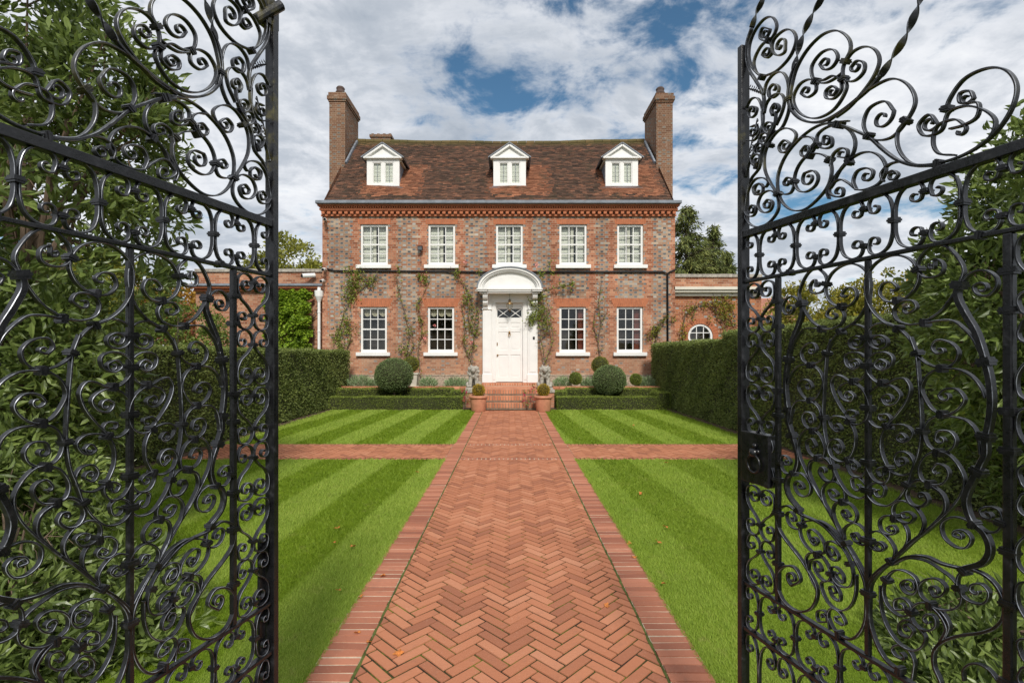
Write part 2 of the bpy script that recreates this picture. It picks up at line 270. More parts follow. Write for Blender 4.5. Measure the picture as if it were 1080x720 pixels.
GATE_STRIPS = [[0,[0.116,2.817],[[0.138,2.818],[0.099,2.845],[0.087,2.82],[0.115,2.789],[0.149,2.782],[0.169,2.807],[0.149,2.854],[0.111,2.873],[0.067,2.862],[0.038,2.832],[0.03,2.782],[0.051,2.722],[0.099,2.663]],None,0],[0,[0.185,2.729],[[0.21,2.717],[0.207,2.694],[0.175,2.7],[0.149,2.736],[0.156,2.766],[0.203,2.772],[0.241,2.748],[0.257,2.706],[0.234,2.667],[0.175,2.648],[0.099,2.663]],None,0],[0,[0.121,2.74],[[0.099,2.745],[0.124,2.721],[0.147,2.726],[0.141,2.761],[0.126,2.783],[0.091,2.782],[0.057,2.748],[0.067,2.701],[0.099,2.663]],None,0],[1,None,[[0.044,2.88],[0.021,2.842],[0.015,2.79],[0.027,2.735],[0.067,2.665],[0.105,2.592],[0.107,2.533]],None,0],[0,None,[[0.107,2.591],[0.122,2.63],[0.16,2.644],[0.196,2.628],[0.217,2.592],[0.225,2.532],[0.223,2.478],[0.2,2.439],[0.183,2.429]],None,0],[0,[0.154,2.591],[[0.175,2.563],[0.18,2.583],[0.156,2.607],[0.134,2.601],[0.138,2.564]],None,0],[0,None,[[0.109,2.523],[0.122,2.554],[0.153,2.568],[0.189,2.556],[0.205,2.526],[0.196,2.491],[0.167,2.453]],None,0],[0,[0.161,2.518],[[0.175,2.501],[0.18,2.515],[0.159,2.536],[0.141,2.522],[0.149,2.496]],None,0],[0,None,[[0.017,2.587],[0.043,2.608],[0.077,2.595],[0.103,2.534],[0.099,2.478],[0.063,2.445],[0.021,2.459]],None,0],[0,[0.049,2.56],[[0.067,2.539],[0.074,2.557],[0.047,2.578],[0.024,2.571]],None,0],[0,[0.051,2.481],[[0.047,2.464],[0.075,2.47],[0.071,2.496],[0.043,2.502]],None,0],[1,None,[[0.261,2.628],[0.238,2.597],[0.225,2.554],[0.225,2.51],[0.241,2.47],[0.277,2.426],[0.328,2.392],[0.375,2.379],[0.426,2.381],[0.483,2.394],[0.527,2.409],[0.556,2.426]],None,0],[0,None,[[0.241,2.475],[0.231,2.518],[0.241,2.568],[0.261,2.611],[0.303,2.646],[0.358,2.66],[0.404,2.647],[0.436,2.619],[0.459,2.579],[0.459,2.55],[0.442,2.529],[0.434,2.506],[0.436,2.478]],None,0],[0,[0.297,2.51],[[0.277,2.512],[0.303,2.487],[0.334,2.491],[0.334,2.52],[0.309,2.544],[0.271,2.547],[0.244,2.517],[0.258,2.467],[0.303,2.42],[0.352,2.398],[0.404,2.401],[0.436,2.427],[0.447,2.451],[0.436,2.478]],None,0],[0,None,[[0.442,2.529],[0.463,2.543],[0.493,2.542],[0.523,2.525],[0.544,2.496],[0.549,2.466],[0.532,2.434],[0.498,2.406],[0.452,2.381],[0.409,2.372]],None,0],[0,[0.372,2.561],[[0.352,2.569],[0.369,2.543],[0.398,2.536],[0.417,2.554],[0.401,2.589],[0.358,2.604],[0.322,2.583],[0.322,2.547],[0.34,2.519],[0.375,2.498],[0.409,2.495],[0.434,2.499]],None,0],[0,[0.478,2.494],[[0.46,2.501],[0.478,2.51],[0.503,2.489],[0.501,2.465],[0.478,2.454],[0.452,2.462],[0.436,2.478]],None,0],[0,[0.397,2.459],[[0.415,2.458],[0.398,2.476],[0.375,2.473],[0.375,2.45],[0.404,2.434],[0.428,2.446],[0.426,2.481],[0.398,2.508],[0.369,2.511],[0.34,2.521]],None,0],[0,[0.558,2.303],[[0.591,2.308],[0.565,2.347],[0.518,2.348],[0.501,2.308],[0.53,2.254],[0.585,2.237],[0.624,2.263],[0.648,2.303],[0.63,2.359],[0.585,2.4],[0.523,2.405],[0.455,2.389],[0.381,2.372]],None,0],[0,None,[[0.627,2.265],[0.604,2.246],[0.604,2.2],[0.636,2.147],[0.689,2.123],[0.765,2.119],[0.823,2.141],[0.859,2.185],[0.869,2.233],[0.85,2.279],[0.814,2.304],[0.765,2.304],[0.731,2.268],[0.725,2.245]],None,0],[0,[0.687,2.231],[[0.706,2.218],[0.683,2.255],[0.658,2.239],[0.672,2.204],[0.712,2.2],[0.73,2.239],[0.765,2.238],[0.809,2.206],[0.829,2.171],[0.818,2.139],[0.785,2.123]],None,0],[0,[0.77,2.255],[[0.785,2.248],[0.777,2.269],[0.756,2.274],[0.756,2.25],[0.794,2.232],[0.791,2.199],[0.765,2.192],[0.733,2.196]],None,0],[0,[0.756,2.18],[[0.765,2.192],[0.744,2.215],[0.703,2.216],[0.693,2.177],[0.706,2.145],[0.744,2.126]],None,0],[0,None,[[0.099,2.536],[0.098,2.466],[0.067,2.408],[0.034,2.372],[0.013,2.319]],None,0],[0,None,[[0.167,2.504],[0.156,2.453],[0.099,2.389],[0.083,2.33],[0.043,2.303],[0.021,2.255]],None,0],[0,[0.135,2.461],[[0.149,2.453],[0.15,2.468],[0.125,2.482],[0.109,2.473],[0.118,2.449],[0.141,2.433]],None,0],[0,[0.112,2.43],[[0.126,2.422],[0.128,2.437],[0.102,2.452],[0.086,2.442],[0.095,2.417],[0.118,2.402]],None,0],[0,[0.085,2.402],[[0.099,2.395],[0.101,2.41],[0.074,2.425],[0.057,2.415],[0.067,2.39],[0.091,2.375]],None,0],[0,[0.07,2.366],[[0.085,2.359],[0.086,2.375],[0.059,2.389],[0.043,2.378],[0.052,2.353],[0.077,2.338]],None,0],[0,[0.21,2.365],[[0.231,2.362],[0.203,2.385],[0.18,2.372],[0.193,2.345],[0.224,2.343],[0.244,2.357],[0.256,2.382],[0.228,2.415],[0.182,2.43],[0.138,2.409],[0.113,2.372],[0.113,2.314],[0.138,2.259],[0.171,2.208]],None,0],[0,None,[[0.452,2.342],[0.398,2.361],[0.34,2.375],[0.277,2.365],[0.21,2.328],[0.176,2.274],[0.175,2.218],[0.196,2.167],[0.238,2.129],[0.29,2.117],[0.34,2.135],[0.381,2.168],[0.394,2.214],[0.381,2.254],[0.349,2.281],[0.303,2.294],[0.264,2.271],[0.248,2.233],[0.264,2.19],[0.297,2.174],[0.334,2.184],[0.344,2.208],[0.325,2.235],[0.29,2.239]],[0.307,2.216],0],[0,[0.218,2.232],[[0.203,2.237],[0.218,2.248],[0.241,2.233],[0.246,2.209],[0.234,2.191],[0.203,2.194],[0.176,2.212]],None,0],[0,[0.298,2.31],[[0.277,2.317],[0.297,2.328],[0.319,2.311],[0.312,2.293],[0.331,2.306],[0.331,2.332],[0.309,2.353],[0.281,2.363]],None,0],[0,[0.377,2.313],[[0.361,2.312],[0.367,2.331],[0.393,2.314],[0.393,2.289],[0.367,2.291],[0.341,2.315],[0.341,2.346],[0.375,2.356],[0.42,2.341],[0.46,2.305],[0.474,2.266],[0.466,2.236],[0.447,2.219],[0.42,2.2],[0.393,2.175],[0.377,2.15],[0.384,2.125]],None,0],[0,[0.43,2.25],[[0.42,2.244],[0.447,2.233],[0.451,2.252],[0.428,2.268],[0.401,2.259],[0.391,2.225]],None,0],[0,[0.511,2.155],[[0.527,2.144],[0.531,2.16],[0.511,2.177],[0.481,2.178],[0.468,2.154],[0.478,2.123]],None,0],[0,None,[[0.388,2.156],[0.404,2.173],[0.409,2.184],[0.426,2.205],[0.452,2.221],[0.493,2.228],[0.527,2.217],[0.556,2.189],[0.568,2.152],[0.551,2.122],[0.52,2.115],[0.483,2.122],[0.452,2.152],[0.423,2.173],[0.393,2.167],[0.384,2.147],[0.404,2.126],[0.431,2.12],[0.435,2.134]],[0.417,2.136],0],[0,[0.589,2.129],[[0.596,2.116],[0.604,2.126],[0.589,2.142],[0.574,2.138]],None,0],[0,None,[[0.56,2.121],[0.555,2.146],[0.578,2.163],[0.609,2.159],[0.646,2.136]],None,0],[1,None,[[0.387,2.358],[0.431,2.337],[0.478,2.3],[0.523,2.26],[0.565,2.207],[0.604,2.165],[0.646,2.135],[0.678,2.123],[0.715,2.112]],None,0],[0,[0.075,2.251],[[0.099,2.231],[0.063,2.236],[0.053,2.266],[0.079,2.272],[0.116,2.248],[0.129,2.262],[0.107,2.284],[0.063,2.294],[0.03,2.27],[0.015,2.22],[0.009,2.185]],None,0],[0,[0.128,2.182],[[0.107,2.187],[0.126,2.199],[0.15,2.18],[0.138,2.155],[0.103,2.158],[0.077,2.193],[0.095,2.226],[0.138,2.228],[0.171,2.197],[0.176,2.15],[0.145,2.119],[0.099,2.108],[0.051,2.12],[0.017,2.152],[0.007,2.185]],None,0],[0,[0.049,2.184],[[0.03,2.188],[0.051,2.2],[0.071,2.179],[0.059,2.159],[0.027,2.164],[0.009,2.188]],None,0],[0,[0.59,1.813],[[0.602,1.817],[0.585,1.832],[0.561,1.83],[0.551,1.804],[0.572,1.779],[0.609,1.777],[0.642,1.796],[0.659,1.831],[0.656,1.855],[0.638,1.884],[0.609,1.901],[0.574,1.905],[0.537,1.89],[0.512,1.857],[0.511,1.802],[0.532,1.754],[0.569,1.718],[0.609,1.698],[0.64,1.664],[0.652,1.635]],None,1],[0,[0.629,1.752],[[0.64,1.743],[0.654,1.754],[0.644,1.773],[0.613,1.774],[0.593,1.753],[0.6,1.726],[0.63,1.711],[0.674,1.712],[0.708,1.716],[0.74,1.714],[0.766,1.692],[0.785,1.667],[0.799,1.634]],None,1],[0,[0.69,1.861],[[0.697,1.852],[0.699,1.875],[0.717,1.861],[0.715,1.837],[0.697,1.829],[0.67,1.834],[0.656,1.853],[0.658,1.879],[0.678,1.902],[0.697,1.912],[0.726,1.901],[0.751,1.869],[0.764,1.835],[0.753,1.802],[0.74,1.776],[0.712,1.739],[0.678,1.717]],None,1],[0,[0.801,1.786],[[0.794,1.8],[0.784,1.792],[0.794,1.772],[0.817,1.769],[0.832,1.788],[0.829,1.81],[0.807,1.829],[0.781,1.827],[0.758,1.807]],None,1],[2,None,[[0.753,1.801],[0.749,1.775],[0.766,1.731],[0.788,1.687],[0.799,1.653],[0.809,1.612],[0.818,1.567],[0.821,1.512],[0.815,1.456],[0.81,1.433],[0.809,1.392],[0.801,1.371],[0.791,1.343],[0.774,1.301],[0.768,1.268],[0.781,1.226],[0.807,1.205],[0.818,1.172],[0.806,1.137],[0.765,1.105]],None,1],[0,[0.711,1.639],[[0.719,1.636],[0.704,1.631],[0.691,1.647],[0.704,1.666],[0.733,1.66],[0.752,1.636],[0.744,1.609],[0.719,1.595],[0.678,1.606],[0.654,1.626]],None,1],[0,[0.724,1.525],[[0.708,1.524],[0.721,1.54],[0.747,1.544],[0.766,1.52],[0.751,1.492],[0.723,1.477],[0.697,1.484],[0.678,1.507],[0.666,1.539],[0.678,1.571],[0.701,1.589],[0.726,1.594],[0.758,1.591],[0.785,1.573],[0.804,1.544],[0.809,1.526]],None,1],[0,[0.712,1.413],[[0.699,1.411],[0.706,1.432],[0.733,1.436],[0.746,1.419],[0.739,1.394],[0.712,1.379],[0.685,1.388],[0.672,1.415],[0.682,1.454],[0.708,1.473],[0.733,1.474],[0.765,1.47],[0.786,1.452],[0.796,1.416],[0.798,1.39]],None,1],[0,[0.702,1.329],[[0.695,1.333],[0.708,1.35],[0.726,1.344],[0.732,1.329],[0.719,1.302],[0.689,1.292],[0.668,1.298],[0.66,1.325],[0.678,1.364],[0.704,1.38],[0.726,1.38],[0.749,1.361],[0.766,1.325],[0.759,1.283],[0.726,1.228],[0.678,1.168]],None,1],[1,[0.667,1.254],[[0.676,1.263],[0.682,1.248],[0.662,1.226],[0.638,1.227],[0.626,1.249],[0.638,1.28],[0.662,1.297],[0.689,1.289],[0.717,1.272],[0.723,1.238],[0.704,1.202],[0.678,1.168],[0.638,1.123],[0.596,1.066]],None,1],[0,None,[[0.638,1.677],[0.652,1.635],[0.658,1.58],[0.664,1.497],[0.666,1.427],[0.658,1.363],[0.644,1.322],[0.63,1.276],[0.609,1.236],[0.574,1.203],[0.537,1.202],[0.514,1.226],[0.523,1.248],[0.546,1.262],[0.567,1.253],[0.565,1.233]],[0.547,1.235],1],[0,[0.56,1.6],[[0.574,1.606],[0.553,1.615],[0.538,1.599],[0.556,1.585],[0.583,1.595],[0.589,1.622],[0.569,1.635],[0.537,1.631],[0.514,1.607],[0.518,1.575],[0.544,1.55],[0.574,1.548],[0.6,1.561],[0.621,1.564],[0.637,1.541],[0.63,1.507],[0.604,1.465],[0.574,1.431]],None,1],[0,[0.577,1.503],[[0.574,1.517],[0.558,1.505],[0.569,1.487],[0.596,1.493],[0.61,1.518],[0.591,1.538],[0.56,1.543],[0.53,1.525],[0.512,1.492],[0.513,1.45],[0.532,1.425],[0.56,1.42],[0.584,1.445],[0.574,1.46],[0.551,1.457]],[0.56,1.448],1],[0,[0.614,1.401],[[0.624,1.405],[0.613,1.413],[0.6,1.397],[0.613,1.388],[0.634,1.398],[0.643,1.419],[0.626,1.435],[0.596,1.435],[0.574,1.426],[0.556,1.392],[0.556,1.352],[0.562,1.335],[0.574,1.311]],None,1],[0,[0.614,1.338],[[0.626,1.333],[0.607,1.321],[0.595,1.339],[0.609,1.362],[0.634,1.36],[0.647,1.335],[0.638,1.31],[0.609,1.297],[0.576,1.304]],None,1],[0,[0.559,1.293],[[0.551,1.283],[0.544,1.296],[0.565,1.31],[0.582,1.304],[0.581,1.284],[0.565,1.264],[0.537,1.266],[0.514,1.298],[0.511,1.315]],None,1],[0,[0.625,1.191],[[0.615,1.195],[0.632,1.204],[0.647,1.196],[0.634,1.174],[0.609,1.173],[0.59,1.187],[0.594,1.214],[0.617,1.23],[0.65,1.222],[0.671,1.191],[0.663,1.155],[0.634,1.113],[0.596,1.064]],None,1],[0,[0.582,1.14],[[0.572,1.14],[0.589,1.153],[0.599,1.141],[0.58,1.124],[0.556,1.127],[0.55,1.152],[0.569,1.174],[0.6,1.176],[0.622,1.162],[0.63,1.135],[0.617,1.096],[0.591,1.06]],None,1],[0,[0.552,1.081],[[0.537,1.075],[0.551,1.094],[0.567,1.086],[0.553,1.068],[0.525,1.068],[0.512,1.089],[0.523,1.11],[0.551,1.123],[0.576,1.112],[0.594,1.087],[0.591,1.062]],None,1],[1,None,[[0.585,1.051],[0.551,1.008],[0.525,0.961],[0.52,0.912],[0.523,0.845],[0.546,0.791],[0.574,0.764],[0.609,0.759]],None,1],[1,None,[[0.585,1.051],[0.551,1.013],[0.523,0.973],[0.509,0.935]],None,1],[0,[0.632,1.006],[[0.646,1.02],[0.63,1.02],[0.612,0.999],[0.621,0.983],[0.644,0.986],[0.657,1.01],[0.65,1.033],[0.626,1.04],[0.596,1.031],[0.572,0.999],[0.562,0.959],[0.574,0.924],[0.609,0.911],[0.633,0.927],[0.64,0.952],[0.621,0.964],[0.596,0.948],[0.597,0.924],[0.617,0.931]],[0.613,0.942],1],[0,[0.699,1.02],[[0.685,1.019],[0.696,1.004],[0.715,1.016],[0.724,1.041],[0.708,1.053],[0.68,1.043],[0.66,1.016],[0.663,0.992],[0.685,0.98]],None,1],[0,[0.68,0.934],[[0.67,0.935],[0.68,0.951],[0.697,0.953],[0.701,0.933],[0.682,0.909],[0.654,0.904],[0.638,0.926],[0.646,0.955],[0.67,0.977],[0.693,0.978],[0.715,0.973],[0.732,0.949],[0.723,0.913]],None,1],[0,[0.629,0.885],[[0.646,0.887],[0.634,0.865],[0.609,0.863],[0.607,0.886],[0.63,0.911],[0.656,0.905],[0.675,0.89],[0.666,0.857],[0.642,0.835],[0.609,0.833],[0.574,0.862],[0.556,0.907],[0.553,0.969]],None,1],[0,[0.613,0.806],[[0.619,0.796],[0.596,0.795],[0.587,0.807],[0.607,0.83],[0.634,0.829],[0.647,0.808],[0.646,0.786],[0.642,0.758]],None,1],[1,None,[[0.591,1.047],[0.63,1.082],[0.678,1.1],[0.715,1.097],[0.765,1.104],[0.794,1.11],[0.823,1.1],[0.841,1.075],[0.846,1.03],[0.832,0.998],[0.807,0.972],[0.751,0.932],[0.715,0.896],[0.697,0.862],[0.697,0.825],[0.712,0.794],[0.719,0.75]],None,0],[0,None,[[0.591,1.047],[0.63,1.077],[0.678,1.089],[0.715,1.079],[0.74,1.068],[0.759,1.045],[0.756,1.012],[0.733,0.988],[0.708,0.978],[0.689,0.978]],None,1],[0,[0.79,1.063],[[0.778,1.059],[0.781,1.072],[0.801,1.083],[0.816,1.071],[0.81,1.044],[0.793,1.032],[0.765,1.034],[0.751,1.053],[0.753,1.083],[0.768,1.105]],None,1],[0,[0.753,1.183],[[0.758,1.176],[0.741,1.178],[0.746,1.191],[0.766,1.198],[0.78,1.184],[0.768,1.157],[0.744,1.151],[0.719,1.166],[0.714,1.197],[0.733,1.22],[0.758,1.227],[0.785,1.22],[0.807,1.2],[0.817,1.171],[0.804,1.136],[0.768,1.107]],None,1],[0,[0.813,1.252],[[0.82,1.244],[0.804,1.245],[0.799,1.258],[0.817,1.272],[0.835,1.271],[0.843,1.254],[0.838,1.226],[0.82,1.212],[0.785,1.22]],None,1],[1,None,[[0.689,0.978],[0.712,0.963],[0.726,0.938],[0.718,0.91],[0.701,0.872]],None,0],[0,None,[[0.765,0.831],[0.765,0.858],[0.788,0.887],[0.817,0.89],[0.837,0.871]],None,0],[3,None,[[0.044,2.881],[0.071,2.922],[0.099,2.948],[0.121,2.986]],None,0],[3,None,[[0.246,2.609],[0.263,2.667],[0.29,2.717],[0.322,2.752],[0.352,2.776],[0.378,2.804]],None,0],[3,None,[[0.551,2.424],[0.587,2.458],[0.619,2.491],[0.642,2.53],[0.662,2.574],[0.678,2.608]],None,0],[1,None,[[0.436,1.035],[0.367,1.079],[0.273,1.089],[0.222,1.101],[0.174,1.066],[0.183,1.008],[0.293,0.924],[0.342,0.866],[0.322,0.794],[0.257,0.752],[0.199,0.763],[0.172,0.822],[0.202,0.88],[0.253,0.897],[0.276,0.867],[0.24,0.83]],[0.242,0.857],0],[0,None,[[0.349,0.969],[0.314,0.946],[0.309,0.904],[0.339,0.86]],None,0],[0,[0.365,0.785],[[0.377,0.775],[0.345,0.762],[0.342,0.791],[0.372,0.806],[0.397,0.772],[0.425,0.753]],None,0],[0,[0.551,1.668],[[0.537,1.66],[0.533,1.674],[0.551,1.684],[0.574,1.671],[0.572,1.653],[0.551,1.644],[0.527,1.653],[0.511,1.681]],None,1],[0,None,[[0.509,1.681],[0.527,1.708],[0.565,1.719],[0.609,1.7]],None,1]]
GATE_COLLARS = [[0.442,2.529,0],[0.436,2.478,0],[0.13,2.781,0],[0.335,2.524,0],[0.228,2.52,0],[0.099,2.663,0],[0.625,2.265,0],[0.726,2.25,0],[0.425,2.341,0],[0.706,2.118,0],[0.138,2.394,0],[0.312,2.289,0],[0.246,2.224,0],[0.337,2.314,0],[0.387,2.247,0],[0.175,2.204,0],[0.075,2.339,0],[0.149,2.438,0],[0.415,2.347,0],[0.518,2.268,0],[0.624,2.265,0],[0.455,2.216,0],[0.656,1.855,1],[0.602,1.778,1],[0.674,1.712,1],[0.604,1.7,1],[0.753,1.801,1],[0.799,1.914,1],[0.809,1.612,1],[0.809,1.435,1],[0.714,1.594,1],[0.715,1.477,1],[0.706,1.378,1],[0.794,1.349,1],[0.785,1.22,1],[0.687,1.292,1],[0.841,1.242,1],[0.654,1.633,1],[0.666,1.427,1],[0.574,1.426,1],[0.56,1.548,1],[0.63,1.276,1],[0.585,1.051,1],[0.576,1.307,1],[0.596,1.175,1],[0.572,0.994,1],[0.638,0.936,1],[0.609,0.761,1],[0.753,1.052,1],[0.765,1.099,1],[0.689,0.978,1],[0.515,1.679,2],[0.515,1.596,2],[0.515,1.473,2],[0.515,1.313,2],[0.515,1.231,2],[0.515,1.085,2],[0.515,0.93,2]]
# ------------------------------------------------------------------ house dimensions
WZ = 17.6
HX0, HX1 = X(340, WZ), X(712, WZ)
WIN_UP = [(380, 409), (451.5, 480), (523, 551.5), (590, 619), (651, 678.5)]
WIN_X = [(X(a, WZ), X(b, WZ)) for a, b in WIN_UP]
M = {}
M['brick'] = flemish('house_brick', 'house')
M['orange_brick'] = flemish('orange_brick', 'orange')
M['parapet'] = flemish('parapet_brick', 'parapet')
M['chimney'] = flemish('chimney_brick', 'chimney')
M['white'] = simple('white_paint', (.80,.79,.76), .4, .04, 3, .05)
M['cream'] = simple('cream_paint', (.66,.62,.52), .5, .06, 3, .05)
M['lead'] = simple('lead_sheet', (.20,.22,.25), .5, .25, 4, .1)
M['black'] = simple('black_pipe', (.015,.015,.017), .4, .2, 5)
M['dark_pot'] = simple('sooty_clay', (.09,.06,.05), .8, .3, 9, .2)
M['flint'] = simple('flint_and_brick', (.40,.31,.23), .9, .45, 16, .5, .01)
M['stone'] = simple('weathered_stone', (.36,.33,.28), .9, .35, 14, .5, .01)
M['pale_stone'] = simple('pale_stone', (.55,.51,.42), .85, .15, 9, .3)
M['terracotta'] = simple('terracotta', (.50,.22,.13), .8, .16, 9, .2)
M['soil'] = simple('garden_soil', (.085,.055,.035), .95, .35, 7, .6, .02)
M['curtain'] = simple('curtain_cloth', (.50,.44,.32), .9, .15, 20)
M['blind'] = simple('blind_cloth', (.90,.87,.77), .9, .10, 12)
M['redcloth'] = simple('red_cloth', (.30,.09,.06), .9, .15, 12)
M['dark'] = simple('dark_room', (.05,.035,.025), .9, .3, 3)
M['brass'] = simple('brass', (.35,.22,.09), .35, .1, 9, metallic=.8)
M['tilehang'] = simple('lintel_brick', (.44,.155,.075), .85, .16, 9, .3)
M['bark'] = simple('bark', (.10,.08,.06), .9, .3, 12, .6, .01)
M['stem'] = simple('woody_stem', (.17,.12,.085), .9, .3, 12, .4)

def mat_glass():
    m = Mat('window_glass', .03, .6); nt = m.nt
    tr = m.n('ShaderNodeBsdfTransparent'); tr.inputs[0].default_value = (.93,.95,.94,1)
    gl = m.n('ShaderNodeBsdfGlossy'); gl.inputs['Roughness'].default_value = .03
    fr = m.n('ShaderNodeLayerWeight'); fr.inputs[0].default_value = .5
    nb = m.n('ShaderNodeBump'); nb.inputs['Strength'].default_value = .012; nb.inputs['Distance'].default_value = .02
    nt.links.new(m.noise(m.pos(), 3, 2).sk, nb.inputs['Height']); nt.links.new(nb.outputs[0], gl.inputs['Normal'])
    mx = m.n('ShaderNodeMixShader'); fa = Nd(nt, fr.outputs[1]); f = fa*fa*fa*.7 + .045
    nt.links.new(f.sk, mx.inputs[0]); nt.links.new(tr.outputs[0], mx.inputs[1]); nt.links.new(gl.outputs[0], mx.inputs[2])
    nt.links.new(mx.outputs[0], m.out.inputs[0]); return m.m
M['glass'] = mat_glass()

def mat_paver(name, cols, dark=.2):
    m = Mat(name, .75, .25); p = m.pos(); r = m.island()
    big = m.noise(p, .7, 3); fine = m.noise(p, 60, 4, .7); spot = m.noise(p, 14, 4, .65)
    c = m.ramp(r*.8 + (big-.5)*.6 + .08, cols)
    c = m.mix(spot.step(.52, .74)*dark*1.2, c, (.24,.13,.09))
    c = m.mix(fine.step(.55, .8)*.25, c, (.66,.42,.30))
    m.set('Base Color', c); m.bump(fine*.6 + spot*.6, .45, .006); return m.m
M['paver'] = mat_paver('path_brick', [(0,(.30,.115,.065)), (.35,(.42,.16,.083)), (.7,(.48,.19,.10)), (1,(.55,.25,.145))])
M['border'] = mat_paver('border_brick', [(0,(.27,.10,.062)), (.4,(.38,.145,.085)), (.75,(.47,.19,.115)), (1,(.55,.27,.17))], .3)
M['coping'] = mat_paver('coping_brick', [(0,(.36,.13,.07)), (.5,(.52,.21,.11)), (1,(.62,.28,.16))], .25)

def mat_moss():
    m = Mat('mossy_joint', .95, .1); p = m.pos()
    f = m.noise(p, 3.5, 5, .75)
    c = m.ramp(f, [(.42,(.040,.028,.020)), (.53,(.060,.055,.020)), (.64,(.14,.17,.022))])
    m.set('Base Color', c); m.bump(m.noise(p, 90, 3), .6, .006); return m.m
M['moss'] = mat_moss()
M['mortar'] = simple('lime_mortar', (.56,.45,.33), .95, .22, 30, .5)

def mat_roof():
    m = Mat('clay_tiles', .88, .15); p = m.pos(); r = m.island(); x, y, z = m.sep(p)
    big = m.noise(p, .42, 4, .65); med = m.noise(m.comb(x*.7, y*2.2, z*2.2), 1.6, 4, .7)
    c = m.ramp(r*.55 + (med-.5)*1.1 + .22, [(0,(.036,.027,.022)), (.40,(.078,.048,.034)), (.70,(.14,.073,.048)), (.90,(.25,.115,.068)), (1,(.38,.22,.14))])
    new = None                                                # newer, redder tiles patched in beside each dormer
    for a in DORM_X:
        d = ((x - a - .35).abs() + (r-.5)*.4).lt(1.05) * z.lt(8.9) * (z + (r-.5)*.3).gt(7.15)
        d = d * (x - a).gt(-.95)
        new = d if new is None else new.max(d)
    c = m.mix(new*.42, c, m.ramp(r, [(0,(.33,.12,.06)), (1,(.55,.22,.11))]))
    moss = m.noise(p, 2.2, 5, .75).step(.50, .66) * .6
    c = m.mix(moss, c, (.07,.055,.035))
    top = (z + (med-.5)*.5).step(10.05, 10.5)
    c = m.mix(top*.6, c, (.13,.12,.04))
    m.set('Base Color', c); m.bump(m.noise(p, 40, 3), .4, .008); return m.m
DORM_X = [X(404, 18.06), X(537.5, 18.06), X(655.8, 18.06)]
M['roof'] = mat_roof()

M['yew'] = foliage('yew_leaves', (.075,.10,.026), (.175,.22,.058), (.31,.36,.10), .55, .35, .3, 1.1, (.22,.24,.07))
M['box'] = foliage('box_leaves', (.080,.11,.018), (.19,.245,.040), (.33,.40,.075), .5, .25, .3, 1.6, (.28,.30,.06))
M['topiary'] = foliage('clipped_bay_leaves', (.065,.10,.035), (.145,.20,.072), (.25,.33,.12), .5, .2, .3, 2.2, (.24,.28,.11))
M['goldbox'] = foliage('golden_box_leaves', (.22,.15,.014), (.42,.28,.025), (.58,.42,.05), .5, .2, .3, 5)
M['yellowbox'] = foliage('yellow_green_leaves', (.08,.085,.012), (.17,.18,.022), (.29,.29,.04), .5, .2, .3, 5)
M['laurel'] = foliage('evergreen_leaves', (.060,.090,.022), (.155,.215,.052), (.29,.37,.10), .36, .38, .5, .8, (.50,.56,.10))
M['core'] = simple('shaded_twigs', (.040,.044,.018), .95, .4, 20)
M['ivy'] = foliage('ivy_leaves', (.09,.16,.015), (.22,.34,.025), (.38,.50,.05), .45, .3, .3, 1.5)
M['rose'] = foliage('rose_leaves', (.10,.12,.022), (.20,.25,.040), (.34,.38,.07), .5, .3, .3, 2)
M['silver'] = foliage('silvery_leaves', (.13,.20,.08), (.26,.36,.17), (.42,.50,.30), .6, .2, .2, 4)
M['ash'] = foliage('olive_green_leaves', (.11,.12,.02), (.24,.25,.04), (.38,.37,.06), .5, .3, .3, .5)
M['autumn'] = foliage('autumn_leaves', (.20,.11,.02), (.36,.19,.035), (.50,.30,.05), .5, .35, .3, .4)
M['russet'] = foliage('russet_leaves', (.18,.06,.03), (.34,.12,.06), (.45,.22,.09), .5, .3, .3, .4)
M['conifer'] = foliage('conifer_needles', (.05,.07,.022), (.12,.15,.045), (.23,.25,.07), .6, .1, .2, .7)
M['beech'] = foliage('beech_leaves', (.10,.115,.018), (.24,.24,.032), (.44,.36,.05), .5, .3, .3, 1.2, (.48,.26,.06))
M['green'] = foliage('mid_green_leaves', (.05,.08,.014), (.12,.17,.028), (.22,.29,.05), .5, .25, .3, .7)
M['petal'] = simple('magenta_petals', (.55,.02,.10), .5, .3, 30)
M['pinkpetal'] = simple('pink_petals', (.80,.30,.28), .5, .2, 30)
M['dryleaf'] = simple('dry_leaf', (.50,.17,.04), .7, .4, 60)

# ------------------------------------------------------------------ ground, lawns, paving
PW, PB = 1.025, .785          # half width of the path, of its herringbone field
C0, C1 = 7.78, 9.12           # near and far edge of the cross path
HL, HR = -5.4, 4.78           # faces of the tall hedges
def sheet(name, x0, x1, y0, y1, z, mat, kind='structure', nx=1, ny=1, amp=0):
    b = MB(); 
    for j in range(ny+1):
        for i in range(nx+1):
            b.v.append((x0+(x1-x0)*i/nx, y0+(y1-y0)*j/ny, z + random.uniform(-amp, amp)))
    for j in range(ny):
        for i in range(nx): b.f.append((j*(nx+1)+i, j*(nx+1)+i+1, (j+1)*(nx+1)+i+1, (j+1)*(nx+1)+i)); b.mi.append(0)
    o = b.build(name, mat); return tag(o, kind=kind)
gm = Mat('meadow_ground', .95, .1); gp = gm.pos()
gm.set('Base Color', gm.ramp(gm.noise(gp, .3, 5, .7), [(.35,(.045,.060,.018)), (.65,(.08,.085,.03))]))
sheet('ground', -400, 400, -60, 700, -.03, gm.m)

